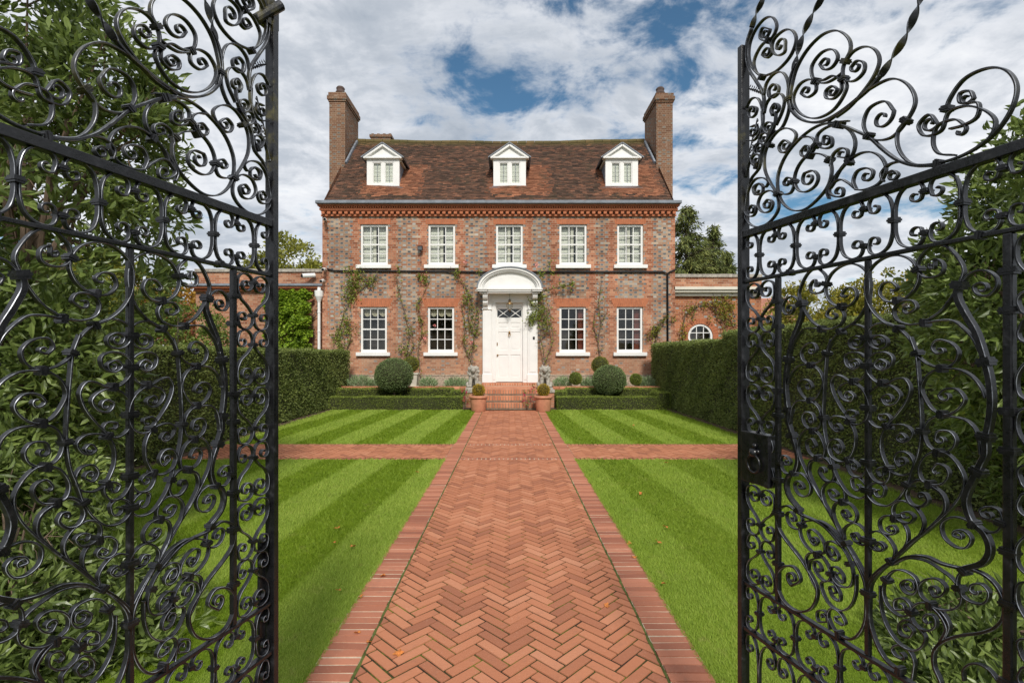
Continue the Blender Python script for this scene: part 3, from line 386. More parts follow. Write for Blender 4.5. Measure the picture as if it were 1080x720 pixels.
def stripe(m, x, y):
    """mowing stripes: turf bent away from or towards the house"""
    wob = (m.noise(m.comb(x, y, 0.0), .9, 4, .65) - .5) * .22
    ph = x.abs() - .98 + wob + (y - 7.7)*.06
    s = ((ph/1.10).frac() - .5).abs()                     # 0 at middle of the dark band
    return (s - .25).step(-.05, .05)
def mat_turf(name, blades):
    m = Mat(name, .6 if blades else .9, .25 if blades else .05); p = m.pos(); x, y, z = m.sep(p)
    s = stripe(m, x, y); right = x.gt(0.0)
    s = s + right * (.55 - s) * (.30 + .42*(1 - y.step(7.0, 9.2)))
    patch = m.noise(p, 1.4, 4, .65); fine = m.noise(p, 26, 3, .7)
    r = m.island() if blades else fine
    f = r*.42 + (patch-.5)*.55 + .26
    dk = m.ramp(f, [(0,(.11,.18,.011)), (.5,(.207,.31,.02)), (1,(.34,.41,.048))])
    lt = m.ramp(f, [(0,(.15,.235,.022)), (.5,(.275,.38,.048)), (1,(.46,.50,.11))])
    c = m.mix(s, dk, lt)
    c = m.mix(m.noise(p, 5, 4, .75).step(.56, .74)*.5, c, (.33,.31,.10))
    if not blades: c = m.mix(.5, c, (.05,.075,.010))
    m.set('Base Color', c)
    if blades:
        t = m.n('ShaderNodeBsdfTranslucent'); m.nt.links.new(c.sk, t.inputs[0])
        mx = m.n('ShaderNodeMixShader'); mx.inputs[0].default_value = .3
        m.nt.links.new(m.b.outputs[0], mx.inputs[1]); m.nt.links.new(t.outputs[0], mx.inputs[2]); m.nt.links.new(mx.outputs[0], m.out.inputs[0])
    else: m.bump(fine, .8, .02)
    return m.m
turf, blade = mat_turf('turf', False), mat_turf('grass_blades', True)
LAWNS = [(HL+.15, -PW, 1.6, C0), (PW, HR-.15, 1.6, C0), (HL+.15, -PW, C1, 14.75), (PW, HR-.15, C1, 14.75)]
for x0, x1, y0, y1 in LAWNS: sheet('lawn', x0, x1, y0, y1, .0, turf)
def grass():
    P = []
    for x0, x1, y0, y1 in LAWNS:
        n = 0
        A0 = 16000*6.25*(x1-x0)
        tot = int(A0*(1/max(y0,1.9)-1/y1)*1.9)
        q = rng.random(tot); ya = max(y0, 1.9)
        yy = 1/(1/ya - q*(1/ya-1/y1))
        xx = x0 + (x1-x0)*rng.random(tot)
        vis = np.abs(xx) < yy*1.3 + .5
        P.append(np.stack([xx[vis], yy[vis]], 1))
        for ex in (x0, x1):                                   # shaggy edge over the bricks
            if abs(ex) > 2: continue
            k = int(2600*math.log(y1/ya)); yy = ya*(y1/ya)**rng.random(k)
            P.append(np.stack([ex - np.sign(ex)*(rng.random(k)*.03 - .01), yy], 1))
    P = np.concatenate(P); n = len(P); d = P[:,1]/3
    h = (.013 + .014*rng.random(n))*np.clip(d, .8, 2.2)**.55; w = .0022*np.clip(d, .7, 5)*(.7+.6*rng.random(n))
    ang = rng.random(n)*2*PI
    ph = ((np.abs(P[:,0]) - .98 + (P[:,1]-7.7)*.06)/1.10) % 1.0
    lean = np.where(np.abs(ph-.5) > .25, 1.0, -1.0)
    tx = rng.normal(0, .6, n); ty = lean*.35 + rng.normal(0, .6, n)
    base = np.stack([P[:,0], P[:,1], np.full(n, -.002)], 1)
    sd = np.stack([np.cos(ang)*w, np.sin(ang)*w*.5, np.zeros(n)], 1)
    tip = base + np.stack([tx*h, ty*h, h], 1)
    V = np.stack([base - sd, base + sd, tip], 1).reshape(-1, 3)
    F = np.arange(3*n).reshape(-1, 3)
    tag(npmesh('grass', V, F, blade), kind='stuff')
grass()

def bricks(name, C, ang, L, W, mat, z=.004, inset=.0042, cham=.0022, clips=(), kind='structure', drop=.016):
    """C: centres, ang: angle of each brick; a chamfered top with four sides, slightly uneven"""
    n = len(C); ca, sa = np.cos(ang), np.sin(ang)
    hl, hw = L/2 - inset, W/2 - inset
    hl = hl + rng.normal(0, .0012, n); hw = hw + rng.normal(0, .0010, n)
    sx = np.array([-1,1,1,-1]); sy = np.array([-1,-1,1,1])
    V = np.zeros((n, 8, 3)); tz = np.clip(rng.normal(0, .0011, n), -.0018, .003); t1 = rng.normal(0, .0045, n); t2 = rng.normal(0, .014, n)
    a2 = rng.normal(0, .010, n)
    for k in range(4):
        for lay, cc in ((0, 0), (4, cham)):
            u = sx[k]*(hl-cc); v = sy[k]*(hw-cc); u, v = u - v*a2, v + u*a2
            V[:, lay+k, 0] = C[:,0] + u*ca - v*sa; V[:, lay+k, 1] = C[:,1] + u*sa + v*ca
            V[:, lay+k, 2] = (z + tz + t1*u + t2*v) - (drop if lay == 0 else 0)
    q = np.array([[4,5,6,7],[0,1,5,4],[1,2,6,5],[2,3,7,6],[3,0,4,7]])
    F = (np.arange(n)[:,None,None]*8 + q[None]).reshape(-1, 4)
    o = npmesh(name, V.reshape(-1,3), F, mat)
    if clips:
        bm = bmesh.new(); bm.from_mesh(o.data)
        for co, no in clips:
            bmesh.ops.bisect_plane(bm, geom=bm.verts[:]+bm.edges[:]+bm.faces[:], plane_co=co, plane_no=no, clear_outer=True)
        bm.to_mesh(o.data); bm.free()
    return tag(o, kind=kind) if kind else o
def herring(name, x0, x1, y0, y1):
    W = .0690; cs, an = [], []
    R = int((max(abs(x0), abs(x1)) + y1 - y0)/W) + 8
    r2 = math.sqrt(.5); c = []
    for j in range(-R, R):
        for m_ in range(-R//6 - 2, R//6 + 3):
            for (ux, uy, a) in ((j+6*m_+1.5, j+.5, 0), (j+6*m_+3.5, j-.5, PI/2)):
                x = (ux - uy)*W*r2; y = (ux + uy)*W*r2
                X_, Y_ = x + (x0+x1)/2, y + (y0+y1)/2
                if x0-.13 < X_ < x1+.13 and y0-.13 < Y_ < y1+.13: c.append((X_, Y_, a + PI/4))
    c = np.array(c)
    return bricks(name, c[:,:2], c[:,2], W*3, W, M['paver'],
        clips=[((x0,0,0),(-1,0,0)), ((x1,0,0),(1,0,0)), ((0,y0,0),(0,-1,0)), ((0,y1,0),(0,1,0))])
def course(name, x0, x1, y0, y1, along, mat=None, p=.0685, L=None):
    """a single row of bricks laid side by side, running along x or y"""
    if along == 'y':
        n = int(round((y1-y0)/p)); C = np.stack([np.full(n, (x0+x1)/2), y0 + (np.arange(n)+.5)*(y1-y0)/n], 1); a = np.zeros(n); ln = x1-x0; w = (y1-y0)/n
    else:
        n = int(round((x1-x0)/p)); C = np.stack([x0 + (np.arange(n)+.5)*(x1-x0)/n, np.full(n, (y0+y1)/2)], 1); a = np.full(n, PI/2); ln = y1-y0; w = (x1-x0)/n
    C = C + rng.normal(0, .0015, C.shape)
    return bricks(name, C, a + rng.normal(0, .006, n), ln, w, mat or M['border'])
sheet('path_bed', -PB-.014, PB+.014, .6, 14.6, -.0015, M['moss'], nx=4, ny=40)
for s in (-1, 1):
    a, b_ = sorted((s*(PB+.0145), s*PW)); sheet('path_bed', a, b_, .6, 14.6, .0002, M['mortar'])
    a, b_ = sorted((s*(PB+.010), s*(PW+.002))); course('path_border', a, b_, 1.2, 14.6, 'y')
hb = .22
SEAM = simple('seam_moss', (.085,.10,.022), .95, .5, 11, .6, .006)
def moss_line(x):
    b = MB(); n = 260
    for k in range(n+1):
        y = 1.3 + 13.2*k/n; w0, w1 = random.uniform(.002,.010), random.uniform(.004,.012); b.v += [(x-w0, y, .0052), (x+w1, y, .0052)]
    for k in range(n): b.f.append((2*k, 2*k+1, 2*k+3, 2*k+2)); b.mi.append(0)
    tag(b.build('path_joint', SEAM), kind='structure')
moss_line(-PB-.006); moss_line(PB+.004)
for ya in (C0-.01, C1-.11): sheet('path_bed', -PB, PB, ya, ya+.12, .0006, M['mortar'])
herring('brick_path', -PB, PB, 1.2, C0-.01)
course('path_border', -PB, PB, C0-.01, C0+hb-.11, 'x')
herring('brick_path', -PB, PB, C0+hb-.11, C1-.11)
course('path_border', -PB, PB, C1-.11, C1, 'x')
herring('brick_path', -PB, PB, C1, 14.6)
for x0, x1 in ((HL+.1, -PW-.002), (PW+.002, HR-.1)):
    sheet('path_bed', x0, x1, C0, C1, -.0015, M['moss'])
    course('path_border', x0, x1, C0+.005, C0+.11, 'x'); course('path_border', x0, x1, C1-.11, C1-.005, 'x')
    herring('cross_path', x0, x1, C0+.115, C1-.115)
sheet('soil_bed', -9, -1.2, 14.75, 17.6, .004, M['soil'], nx=20, ny=8, amp=.012)
sheet('soil_bed', 1.2, 9, 14.75, 17.6, .004, M['soil'], nx=20, ny=8, amp=.012)
sheet('soil_bed', HL-1, HL+.22, .5, 14.74, .006, M['soil'], nx=3, ny=30, amp=.012)
sheet('soil_bed', HR-.22, HR+1, .5, 14.74, .006, M['soil'], nx=3, ny=30, amp=.012)
# ------------------------------------------------------------------ the house
def wall(name, x0, x1, z0, z1, y, mat, holes, reveal=.14, parent=None, back=True, th=.3):
    """a wall facing the camera with real openings and brick reveals"""
    xs = sorted({x0, x1, *[h[0] for h in holes], *[h[1] for h in holes]})
    zs = sorted({z0, z1, *[h[2] for h in holes], *[h[3] for h in holes]})
    b = MB()
    for i in range(len(xs)-1):
        for j in range(len(zs)-1):
            cx, cz = (xs[i]+xs[i+1])/2, (zs[j]+zs[j+1])/2
            if any(h[0] < cx < h[1] and h[2] < cz < h[3] for h in holes): continue
            b.add([(xs[i],y,zs[j]),(xs[i+1],y,zs[j]),(xs[i+1],y,zs[j+1]),(xs[i],y,zs[j+1])], [(0,1,2,3)])
            b.add([(xs[i],y+th,zs[j]),(xs[i+1],y+th,zs[j]),(xs[i+1],y+th,zs[j+1]),(xs[i],y+th,zs[j+1])], [(3,2,1,0)])
    for a, c, d, e in holes:
        b.add([(a,y,d),(a,y+th,d),(a,y+th,e),(a,y,e)], [(0,1,2,3)]); b.add([(c,y,d),(c,y+th,d),(c,y+th,e),(c,y,e)], [(3,2,1,0)])
        b.add([(a,y,e),(c,y,e),(c,y+th,e),(a,y+th,e)], [(3,2,1,0)]); b.add([(a,y,d),(c,y,d),(c,y+th,d),(a,y+th,d)], [(0,1,2,3)])
    return b
house = empty('brick_house', (X(526, WZ), WZ, 0), 'Georgian brick house of five bays with tiled roof, three dormers and white front door', 'house')
HXC = (HX0+HX1)/2
EH, EY = H(211.5, 17.3), 17.3
RY, RH = 20.9, H(148.5, 20.9)
VX0, VX1 = X(344, 17.3), X(709, 17.3)
UP = [(X(a,WZ), X(b,WZ), H(281,WZ), H(236.5,WZ)) for a, b in WIN_UP]
LO_PX = [(380, 408), (451, 479), (590, 618), (650.5, 678)]
LO = [(X(a,WZ), X(b,WZ), H(373,WZ), H(323.5,WZ)) for a, b in LO_PX]
DOOR = (X(521,WZ), X(553,WZ), .645, H(313,WZ))
w = wall('wall', HX0, HX1, 0, EH+.02, WZ, None, UP+LO+[DOOR])
yb = 24.2
for xa in (HX0, HX1):                                                   # gable walls
    w.add([(xa,WZ,0),(xa,yb,0),(xa,yb,EH),(xa,RY,RH-.12),(xa,WZ,EH)], [(0,1,2,3,4)] if xa > 0 else [(4,3,2,1,0)])
w.add([(HX0,yb,0),(HX1,yb,0),(HX1,yb,EH),(HX0,yb,EH)], [(3,2,1,0)])
w.build('wall', M['brick'], house)
# stone and flint plinth band
b = MB(); zt = H(396, WZ)
for a, c in ((HX0-.02, X(508.5, WZ)), (X(567.5, WZ), HX1+.02)): b.box(a, c, WZ-.045, WZ+.02, 0, zt)
b.build('plinth', M['flint'], house)
b = MB()
for a, c in ((HX0-.03, X(508.5, WZ)), (X(567.5, WZ), HX1+.03)): b.box(a, c, WZ-.06, WZ+.02, zt+.002, zt+.05)
b.build('plinth_course', M['flint'], house)
# red rubbed brick lintels
for i, (a, c, d, e) in enumerate(UP + LO):
    b = MB(); hgt = .19 if i < 5 else .30; ex = .10 if i < 5 else .12; n = 18
    for k in range(n):
        u0, u1 = k/n, (k+1)/n; sp = .0 if i < 5 else .10
        x0b, x1b = a-ex+.02 + (c-a+2*ex-.04)*u0, a-ex+.02 + (c-a+2*ex-.04)*u1
        x0t, x1t = a-ex-sp + (c-a+2*ex+2*sp)*u0, a-ex-sp + (c-a+2*ex+2*sp)*u1
        g = .003; y0 = WZ - .006 - random.uniform(0, .004)
        vs = [(x0b+g,y0,e),(x1b-g,y0,e),(x1t-g,y0,e+hgt),(x0t+g,y0,e+hgt)]
        b.add(vs + [(p[0], WZ+.02, p[2]) for p in vs], [(0,1,2,3),(0,4,5,1),(1,5,6,2),(2,6,7,3),(3,7,4,0)])
    b.build('lintel', M['tilehang'], house)
# brick cornice: plain courses, dentils, lead gutter
b = MB(); ct = EH - .05
xa, xb = HX0-.03, HX1+.03
b.box(xa, xb, WZ-.06, WZ+.01, ct-.42, ct-.36)
n = 62
for k in range(n):
    x = xa + (k+.5)*(xb-xa)/n; w2 = (xb-xa)/n*.27
    b.box(x-w2, x+w2, WZ-.15, WZ-.061, ct-.362, ct-.27)
    if True: b.box(x-w2+.09, x+w2+.07, WZ-.12, WZ-.061, ct-.268, ct-.232)
b.box(xa-.02, xb+.02, WZ-.16, WZ+.01, ct-.23, ct-.17)
n = 150
for k in range(n):
    x = xa + (k+.5)*(xb-xa)/n; b.box(x-.026, x+.026, WZ-.20, WZ+.0, ct-.168, ct-.11)
b.box(xa-.06, xb+.06, WZ-.24, WZ+.01, ct-.108, ct-.055)
b.build('cornice', M['tilehang'], house)
b = MB(); b.box(xa-.10, xb+.10, WZ-.34, WZ-.05, ct-.052, ct+.06); b.build('gutter', M['lead'], house, bevel=.02)

def sash(x0, x1, z0, z1, blind):
    """sash window: the frame is the part, panes, bars, sill and cloth are its pieces"""
    y = WZ + .05; f = MB(); t = .075
    f.box(x0+.003, x0+t, y, y+.10, z0+.05, z1-.003); f.box(x1-t, x1-.003, y, y+.10, z0+.05, z1-.003)
    f.box(x0+t, x1-t, y+.002, y+.10, z1-.07, z1-.005); f.box(x0+t, x1-t, y+.002, y+.10, z0+.05, z0+.15)
    zm = (z0+.15+z1-.07)/2
    fr = f.build('window', M['white'], house, bevel=.006)
    g = MB(); xi0, xi1 = x0+t+.001, x1-t-.001
    g.box(xi0, xi1, y+.015, y+.055, zm-.024, zm+.024)
    for k in (1, 2):
        x = xi0 + (xi1-xi0)*k/3; g.box(x-.0125, x+.0125, y+.028, y+.052, z0+.151, zm-.025); g.box(x-.0125, x+.0125, y+.034, y+.058, zm+.025, z1-.071)
    for za, zb, yy in ((z0+.15, zm, .027), (zm, z1-.07, .033)):
        zc = (za+zb)/2; g.box(xi0, xi1, y+yy, y+yy+.026, zc-.0125, zc+.0125)
    g.build('glazing_bars', M['white'], fr)
    p = MB(); p.box(xi0, xi1, y+.040, y+.044, z0+.151, zm-.024); p.box(xi0, xi1, y+.046, y+.050, zm+.024, z1-.071); p.build('pane', M['glass'], fr)
    s = MB(); s.box(x0-.13, x1+.13, WZ-.11, y+.06, z0-.075, z0+.05); s.build('sill', M['white'], fr, bevel=.01)
    c = MB(); yc = y+.16; xm = (x0+x1)/2
    if blind == 'up':
        for a, e in ((x0+.05, xm-.09), (xm+.10, x1-.05)):
            nn = 26
            for k in range(nn):
                za = z0+.1 + (z1-z0-.1)*k/nn; zb = z0+.1+(z1-z0-.1)*(k+1)/nn
                c.add([(a,yc,za),(e,yc,za),(e,yc+.02,zb-.006),(a,yc+.02,zb-.006)], [(0,1,2,3)])
        c.build('blind', M['blind'], fr)
        c = MB(); c.box(xm-.07, xm+.035, yc-.03, yc-.01, z0+.1, z1); c.build('shutter_edge', M['cream'], fr)
    else:
        n = 36; vs = []; fs = []
        for k in range(n+1):
            u = k/n; x = x0+.05+(x1-x0-.1)*u; dr = .10 + .17*abs(math.sin(u*PI*3))**.6 if blind == 'swag' else .12
            yy = yc + .02*math.sin(u*60); vs += [(x, yy, z1-.04), (x, yy, z1-.06-dr)]
        fs = [(2*k, 2*k+2, 2*k+3, 2*k+1) for k in range(n)]
        if blind == 'swag': c.add(vs, fs); c.build('valance', M['curtain'], fr)
        else:
            c = MB(); n = 20
            for a, e in ((x1-.26, x1-.06),):
                vs = []
                for k in range(n+1):
                    u = k/n; vs += [(a+(e-a)*u, yc+.025*math.sin(u*24), z0+.1), (a+(e-a)*u, yc+.025*math.sin(u*24), z1)]
                c.add(vs, [(2*k, 2*k+2, 2*k+3, 2*k+1) for k in range(n)])
            c.build('curtain', M['redcloth'], fr)
for q in UP: sash(*q, 'up')
for q in LO[:2]: sash(*q, 'swag')
for q in LO[2:]: sash(*q, 'side')
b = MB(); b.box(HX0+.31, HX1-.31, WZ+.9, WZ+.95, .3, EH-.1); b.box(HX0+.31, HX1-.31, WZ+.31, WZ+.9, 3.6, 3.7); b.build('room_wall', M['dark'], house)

# roof of clay tiles, course by course
def roof_part(name, x0, x1, ya, za, yb_, zb, parent, mat, rows=46, tw=.166, wave=1.0):
    L = math.hypot(yb_-ya, zb-za); sg = 1 if yb_ > ya else -1
    ny, nz = -(zb-za)/L*sg, abs(yb_-ya)/L
    nrm = np.array([0, -(zb-za)/L*sg, abs(yb_-ya)/L])
    V, F = [], []
    def pt(x, t, lift):
        sag = -.10*wave*(1-((x-(x0+x1)/2)/((x1-x0)/2))**2)*t + .02*wave*math.sin(x*1.7+t*5)*math.sin(t*9+x*.6)
        y = ya + (yb_-ya)*t; z = za + (zb-za)*t + sag
        return (x, y + nrm[1]*lift, z + nrm[2]*lift)
    for r in range(rows):
        t0, t1 = r/rows, (r+1.25)/rows; x = x0 - (tw/2 if r % 2 else 0)
        if t1 > 1: t1 = 1
        while x < x1:
            a, c = max(x, x0)+.002, min(x+tw, x1)-.002; x += tw
            if c - a < .02: continue
            lf = .022 + random.uniform(-.003, .008); k = len(V); j = random.uniform(-.004, .004)/L
            V += [pt(a, t0+j, lf), pt(c, t0+j, lf+random.uniform(-.003,.003)), pt(c, t1, .006), pt(a, t1, .006), pt(a, t0+j, -.004), pt(c, t0+j, -.004)]
            F += [(k,k+1,k+2,k+3), (k+4,k+5,k+1,k)]
    b = MB(); b.add(V, F)
    und = [pt(x0, 0, -.02), pt(x1, 0, -.02)]
    n = 16
    for i in range(n):
        xa_, xb_ = x0+(x1-x0)*i/n, x0+(x1-x0)*(i+1)/n
        for j in range(4):
            b.add([pt(xa_, j/4, -.004), pt(xb_, j/4, -.004), pt(xb_, (j+1)/4, -.004), pt(xa_, (j+1)/4, -.004)], [(0,1,2,3)])
            b.add([pt(xa_, j/4, -.10), pt(xb_, j/4, -.10), pt(xb_, (j+1)/4, -.10), pt(xa_, (j+1)/4, -.10)], [(3,2,1,0)])
    for xx in (x0, x1):
        for j in range(12): b.add([pt(xx, j/12, -.10), pt(xx, (j+1)/12, -.10), pt(xx, (j+1)/12, .018), pt(xx, j/12, .018)], [(0,1,2,3)])
    return b, pt
b, pt = roof_part('roof', VX0, VX1, EY, EH, RY, RH, house, M['roof'])
b2, _ = roof_part('roof', VX0, VX1, 24.5, EH, RY, RH, house, M['roof'], rows=20, tw=.4)
b.add(b2.v, b2.f)
roof = b.build('roof', M['roof'], house)
b = MB(); n = 34
for k in range(n):
    xa_, xb_ = VX0+(VX1-VX0)*k/n, VX0+(VX1-VX0)*(k+1)/n-.012
    pa, pb_ = pt(xa_, 1, 0), pt(xb_, 1, 0)
    b.tube([(pa[0], RY, pa[2]-.03), (pb_[0], RY, pb_[2]-.03+random.uniform(-.006,.008))], .115, 10)
b.build('ridge_tiles', M['roof'], roof)

def chimney(x0, x1, y0, y1, z0, z1, pot_x, pot_y, inner):
    b = MB(); b.box(x0, x1, y0, y1, z0, z1-.36)
    b.box(x0-.035, x1+.035, y0-.035, y1+.035, z1-.36, z1-.29); b.box(x0-.07, x1+.07, y0-.07, y1+.07, z1-.29, z1-.13)
    b.box(x0-.03, x1+.03, y0-.03, y1+.03, z1-.13, z1)
    st = b.build('chimney_stack', M['chimney'], roof, bevel=.01)
    p = MB(); p.lathe([(.17,-.05),(.16,.10),(.19,.12),(.19,.17),(.16,.19),(.15,.28),(.17,.32),(.13,.38),(.05,.40)], (pot_x, pot_y, z1), 16)
    p.build('chimney_pot', M['dark_pot'], st, smooth=True)
    if inner is not None:
        f = MB(); sx = inner[0]; nn = 7; sg = inner[1]
        for k in range(nn):
            ta, tb = .56 + .40*k/nn, .56+.40*(k+1)/nn - .004
            pa, pb_ = pt(sx, ta, .03), pt(sx, tb, .03)
            f.obox(((sx+sg*.03), (pa[1]+pb_[1])/2, (pa[2]+pb_[2])/2+.03), (.035,0,0), (0,(pb_[1]-pa[1])/2,(pb_[2]-pa[2])/2), (0,-.04,.04))
        f.build('flashing', M['lead'], st)
CY0, CY1 = 19.55, 21.25
CT = H(97.5, CY0)
chimney(X(347.2,CY0), X(364,CY0)-.0, CY0, CY1, 3, CT, X(356,CY0), CY0+.35, (VX0, 1))
chimney(X(692.3,CY0), X(709.6,CY0), CY0, CY1, 3, CT-.03, X(699,CY0), CY0+.35, (VX1, -1))
b = MB(); cx0, cx1 = X(391,23.5), X(412,23.5); zt3 = H(142,23.5)
b.box(cx0, cx1, 23.5, 24.3, EH, zt3-.12); b.box(cx0-.05, cx1+.05, 23.45, 24.35, zt3-.12, zt3); 
for k in range(4): b.box(cx0+.02+k*.27, cx0+.14+k*.27, 23.52, 24.2, zt3, zt3+.06)
b.build('chimney_stack', M['chimney'], roof)

DZ = 18.06
def dormer(cx, hw):
    zb_, zt_, za_ = H(196.5, DZ), H(166.5, DZ), H(152.5, DZ)
    x0, x1 = cx-hw, cx+hw; yb2 = 19.9
    b = MB()
    b.prism([(x0+.02, zb_-.15), (x1-.02, zb_-.15), (x1-.02, zt_), (cx, za_-.05), (x0+.02, zt_)], DZ+.10, yb2)
    d = b.build('dormer', M['lead'], roof)
    f = MB(); fr = .21; mid = .055                                     # boarded face with two casements
    f.box(x0, x0+fr, DZ, DZ+.12, zb_, zt_-.02); f.box(x1-fr, x1, DZ, DZ+.12, zb_, zt_-.02)
    f.box(x0+fr, x1-fr, DZ+.002, DZ+.12, zt_-.16, zt_-.02); f.box(x0+fr, x1-fr, DZ+.002, DZ+.12, zb_, zb_+.10)
    f.box(cx-mid, cx+mid, DZ+.004, DZ+.12, zb_+.10, zt_-.16)
    win = f.build('window_frame', M['white'], d, bevel=.006)
    for k in (0, 1):
        a, c = (x0+fr, cx-mid) if k == 0 else (cx+mid, x1-fr)
        g = MB(); g.box(a, c, DZ+.055, DZ+.060, zb_+.10, zt_-.16)
        g.build('pane', M['glass'], d)
        g = MB()
        t = .03
        for q in ((a,a+t),(c-t,c)): g.box(q[0], q[1], DZ+.02, DZ+.052, zb_+.101, zt_-.161)
        g.box(a+t, c-t, DZ+.021, DZ+.052, zb_+.101, zb_+.101+t); g.box(a+t, c-t, DZ+.021, DZ+.052, zt_-.161-t, zt_-.161)
        m_ = (a+c)/2
        g.build('casement', M['white'], d)
        g = MB(); g.box(m_-.006, m_+.006, DZ+.038, DZ+.05, zb_+.13, zt_-.19)
        for i in range(1, 5): zz = zb_+.13 + (zt_-.19-zb_-.13)*i/5; g.box(a+t, c-t, DZ+.037, DZ+.051, zz-.005, zz+.005)
        g.build('glazing_bars', M['lead'], d)
    g = MB(); g.box(x0+fr-.02, x1-fr+.02, DZ+.095, DZ+.099, zb_+.05, zt_-.1); g.build('blind', M['blind'], d)
    # pediment: back board, raking mouldings, base moulding
    e = .13
    g = MB(); g.prism([(x0-.06, zt_+.0), (x1+.06, zt_+.0), (cx, za_-.04)], DZ-.02, DZ+.11)
    s = Vector((cx-(x0-e), 0, za_-zt_-.02)); L = s.length; s.normalize(); n = Vector((-s.z, 0, s.x))
    for sg in (-1, 1):
        p0 = Vector((cx+sg*(hw+e), 0, zt_-.015)); p1 = Vector((cx, 0, za_-.01)); m_ = (p0+p1)/2; dd = (p1-p0); L = dd.length; dd.normalize(); nn = Vector((-dd.z, 0, dd.x)) * (1 if sg < 0 else -1)
        g.obox((m_.x, DZ-.04, m_.z)-nn*.035 if False else (m_.x-nn.x*.035, DZ-.035, m_.z-nn.z*.035), dd*(L/2-.02), (0,.075,0), nn*.035)
    g.box(x0-e+.02, x1+e-.02, DZ-.10, DZ+.10, zt_-.045, zt_+.012)
    g.build('pediment', M['white'], d, bevel=.006)
    g = MB()
    for sg in (-1, 1):
        p0 = Vector((cx+sg*(hw+e+.04), 0, zt_-.03)); p1 = Vector((cx, 0, za_+.015)); m_ = (p0+p1)/2; dd = (p1-p0); L = dd.length; dd.normalize()
        nn = Vector((-dd.z, 0, dd.x)) * (1 if sg < 0 else -1)
        g.obox((m_.x+nn.x*.012, (DZ-.13+yb2)/2, m_.z+nn.z*.012), dd*L/2, (0,(yb2-DZ+.13)/2,0), nn*.018)
    g.build('dormer_roof', M['lead'], d)
    g = MB(); g.box(x0-.03, x1+.03, DZ-.05, DZ+.1, zb_-.06, zb_-.002); g.box(x0-.14, x1+.14, DZ-.10, DZ+.05, zb_-.10, zb_-.07); g.build('flashing', M['lead'], d)
    g = MB()
    for sg in (-1, 1):                                               # soffit boards along the cheeks
        g.box(cx+sg*hw-.05 if sg > 0 else cx-hw-.05, cx+sg*hw+.05 if sg > 0 else cx-hw+.05, DZ+.12, 19.2, zt_-.10, zt_-.03)
    g.build('soffit', M['cream'], d)
for cx in DORM_X: dormer(cx, .585)

# ------------------------------------------------------------------ door, surround and hood
SY = WZ - .12
ds = MB()
zt_, zb_ = H(308.5, SY), .645
for a, c in ((509, 518.5), (556.5, 567)):
    x0, x1 = X(a, SY), X(c, SY)
    ds.box(x0, x1, SY, WZ+.02, zb_, zt_); ds.box(x0-.015, x1+.015, SY-.03, SY+.001, zb_, zb_+.30); ds.box(x0+.05, x1-.05, SY-.018, SY+.001, zb_+.36, zt_-.62)
    ds.box(x0-.02, x1+.02, SY-.035, SY+.001, zt_-.60, zt_-.55)
for a, c in ((518.5, 523.2), (551.3, 556.5)):
    x0, x1 = X(a, SY), X(c, SY)
    ds.box(x0, x1, SY+.04, WZ+.12, zb_, zt_-.25); ds.box(x0+.04, x1-.035, SY+.022, SY+.041, zb_+.1, zt_-.30)
ds.box(X(518.5,SY), X(556.5,SY), SY+.03, WZ+.12, zt_-.33, zt_)
ds.box(X(520.5,SY), X(554.5,SY), SY+.010, SY+.031, zt_-.35, zt_-.30)
surround = ds.build('door_surround', M['white'], house, bevel=.012)
dx0, dx1 = X(523.2,SY)-.02, X(551.3,SY)+.02; DYd = WZ+.02
dt = H(337, WZ)
d = MB(); d.box(dx0, dx1, DYd+.02, DYd+.07, zb_+.02, dt)
door = d.build('front_door', M['white'], house)
d = MB(); wdt = dx1-dx0; hh = dt-zb_-.02; st = .10; mx_ = (dx0+dx1)/2
rows = [(.07, .50), (.60, .90)]
zr = [0, .085, .435, .52, .80, .865, .955, 1]
def zz(t): return zb_+.02+hh*t
for a, c in ((dx0, dx0+st), (mx_-.045, mx_+.045), (dx1-st, dx1)): d.box(a, c, DYd, DYd+.021, zz(0), zz(1))
for i in (0, 2, 4, 6):
    for a, c in ((dx0+st, mx_-.045), (mx_+.045, dx1-st)): d.box(a, c, DYd+.001, DYd+.021, zz(zr[i]), zz(zr[i+1]))
for i in (1, 3, 5):
    for a, c in ((dx0+st, mx_-.045), (mx_+.045, dx1-st)): d.box(a+.035, c-.035, DYd+.008, DYd+.021, zz(zr[i])+.03, zz(zr[i+1])-.03)
d.build('door_panels', M['white'], door, bevel=.006)
d = MB(); d.ball((dx0+.07, DYd-.04, zz(.43)), .032); d.tube([(dx0+.07, DYd, zz(.43)), (dx0+.07, DYd-.03, zz(.43))], .012); d.build('door_knob', M['brass'], door, smooth=True)
d = MB(); d.box(dx0+.04, dx0+.075, DYd-.012, DYd, zz(.58), zz(.63)); d.build('keyhole', M['brass'], door)
d = MB(); kx, kz = mx_, zz(.78)
d.lathe([(.0,-.02),(.035,0),(.035,.05),(.02,.075),(0,.08)], (kx, DYd-.03, kz), 12); d.tube([(kx-.03, DYd-.04, kz), (kx-.035, DYd-.045, kz-.07), (kx, DYd-.05, kz-.12), (kx+.035, DYd-.045, kz-.07), (kx+.03, DYd-.04, kz)], .011, 8)
d.build('door_knocker', M['brass'], door, smooth=True)
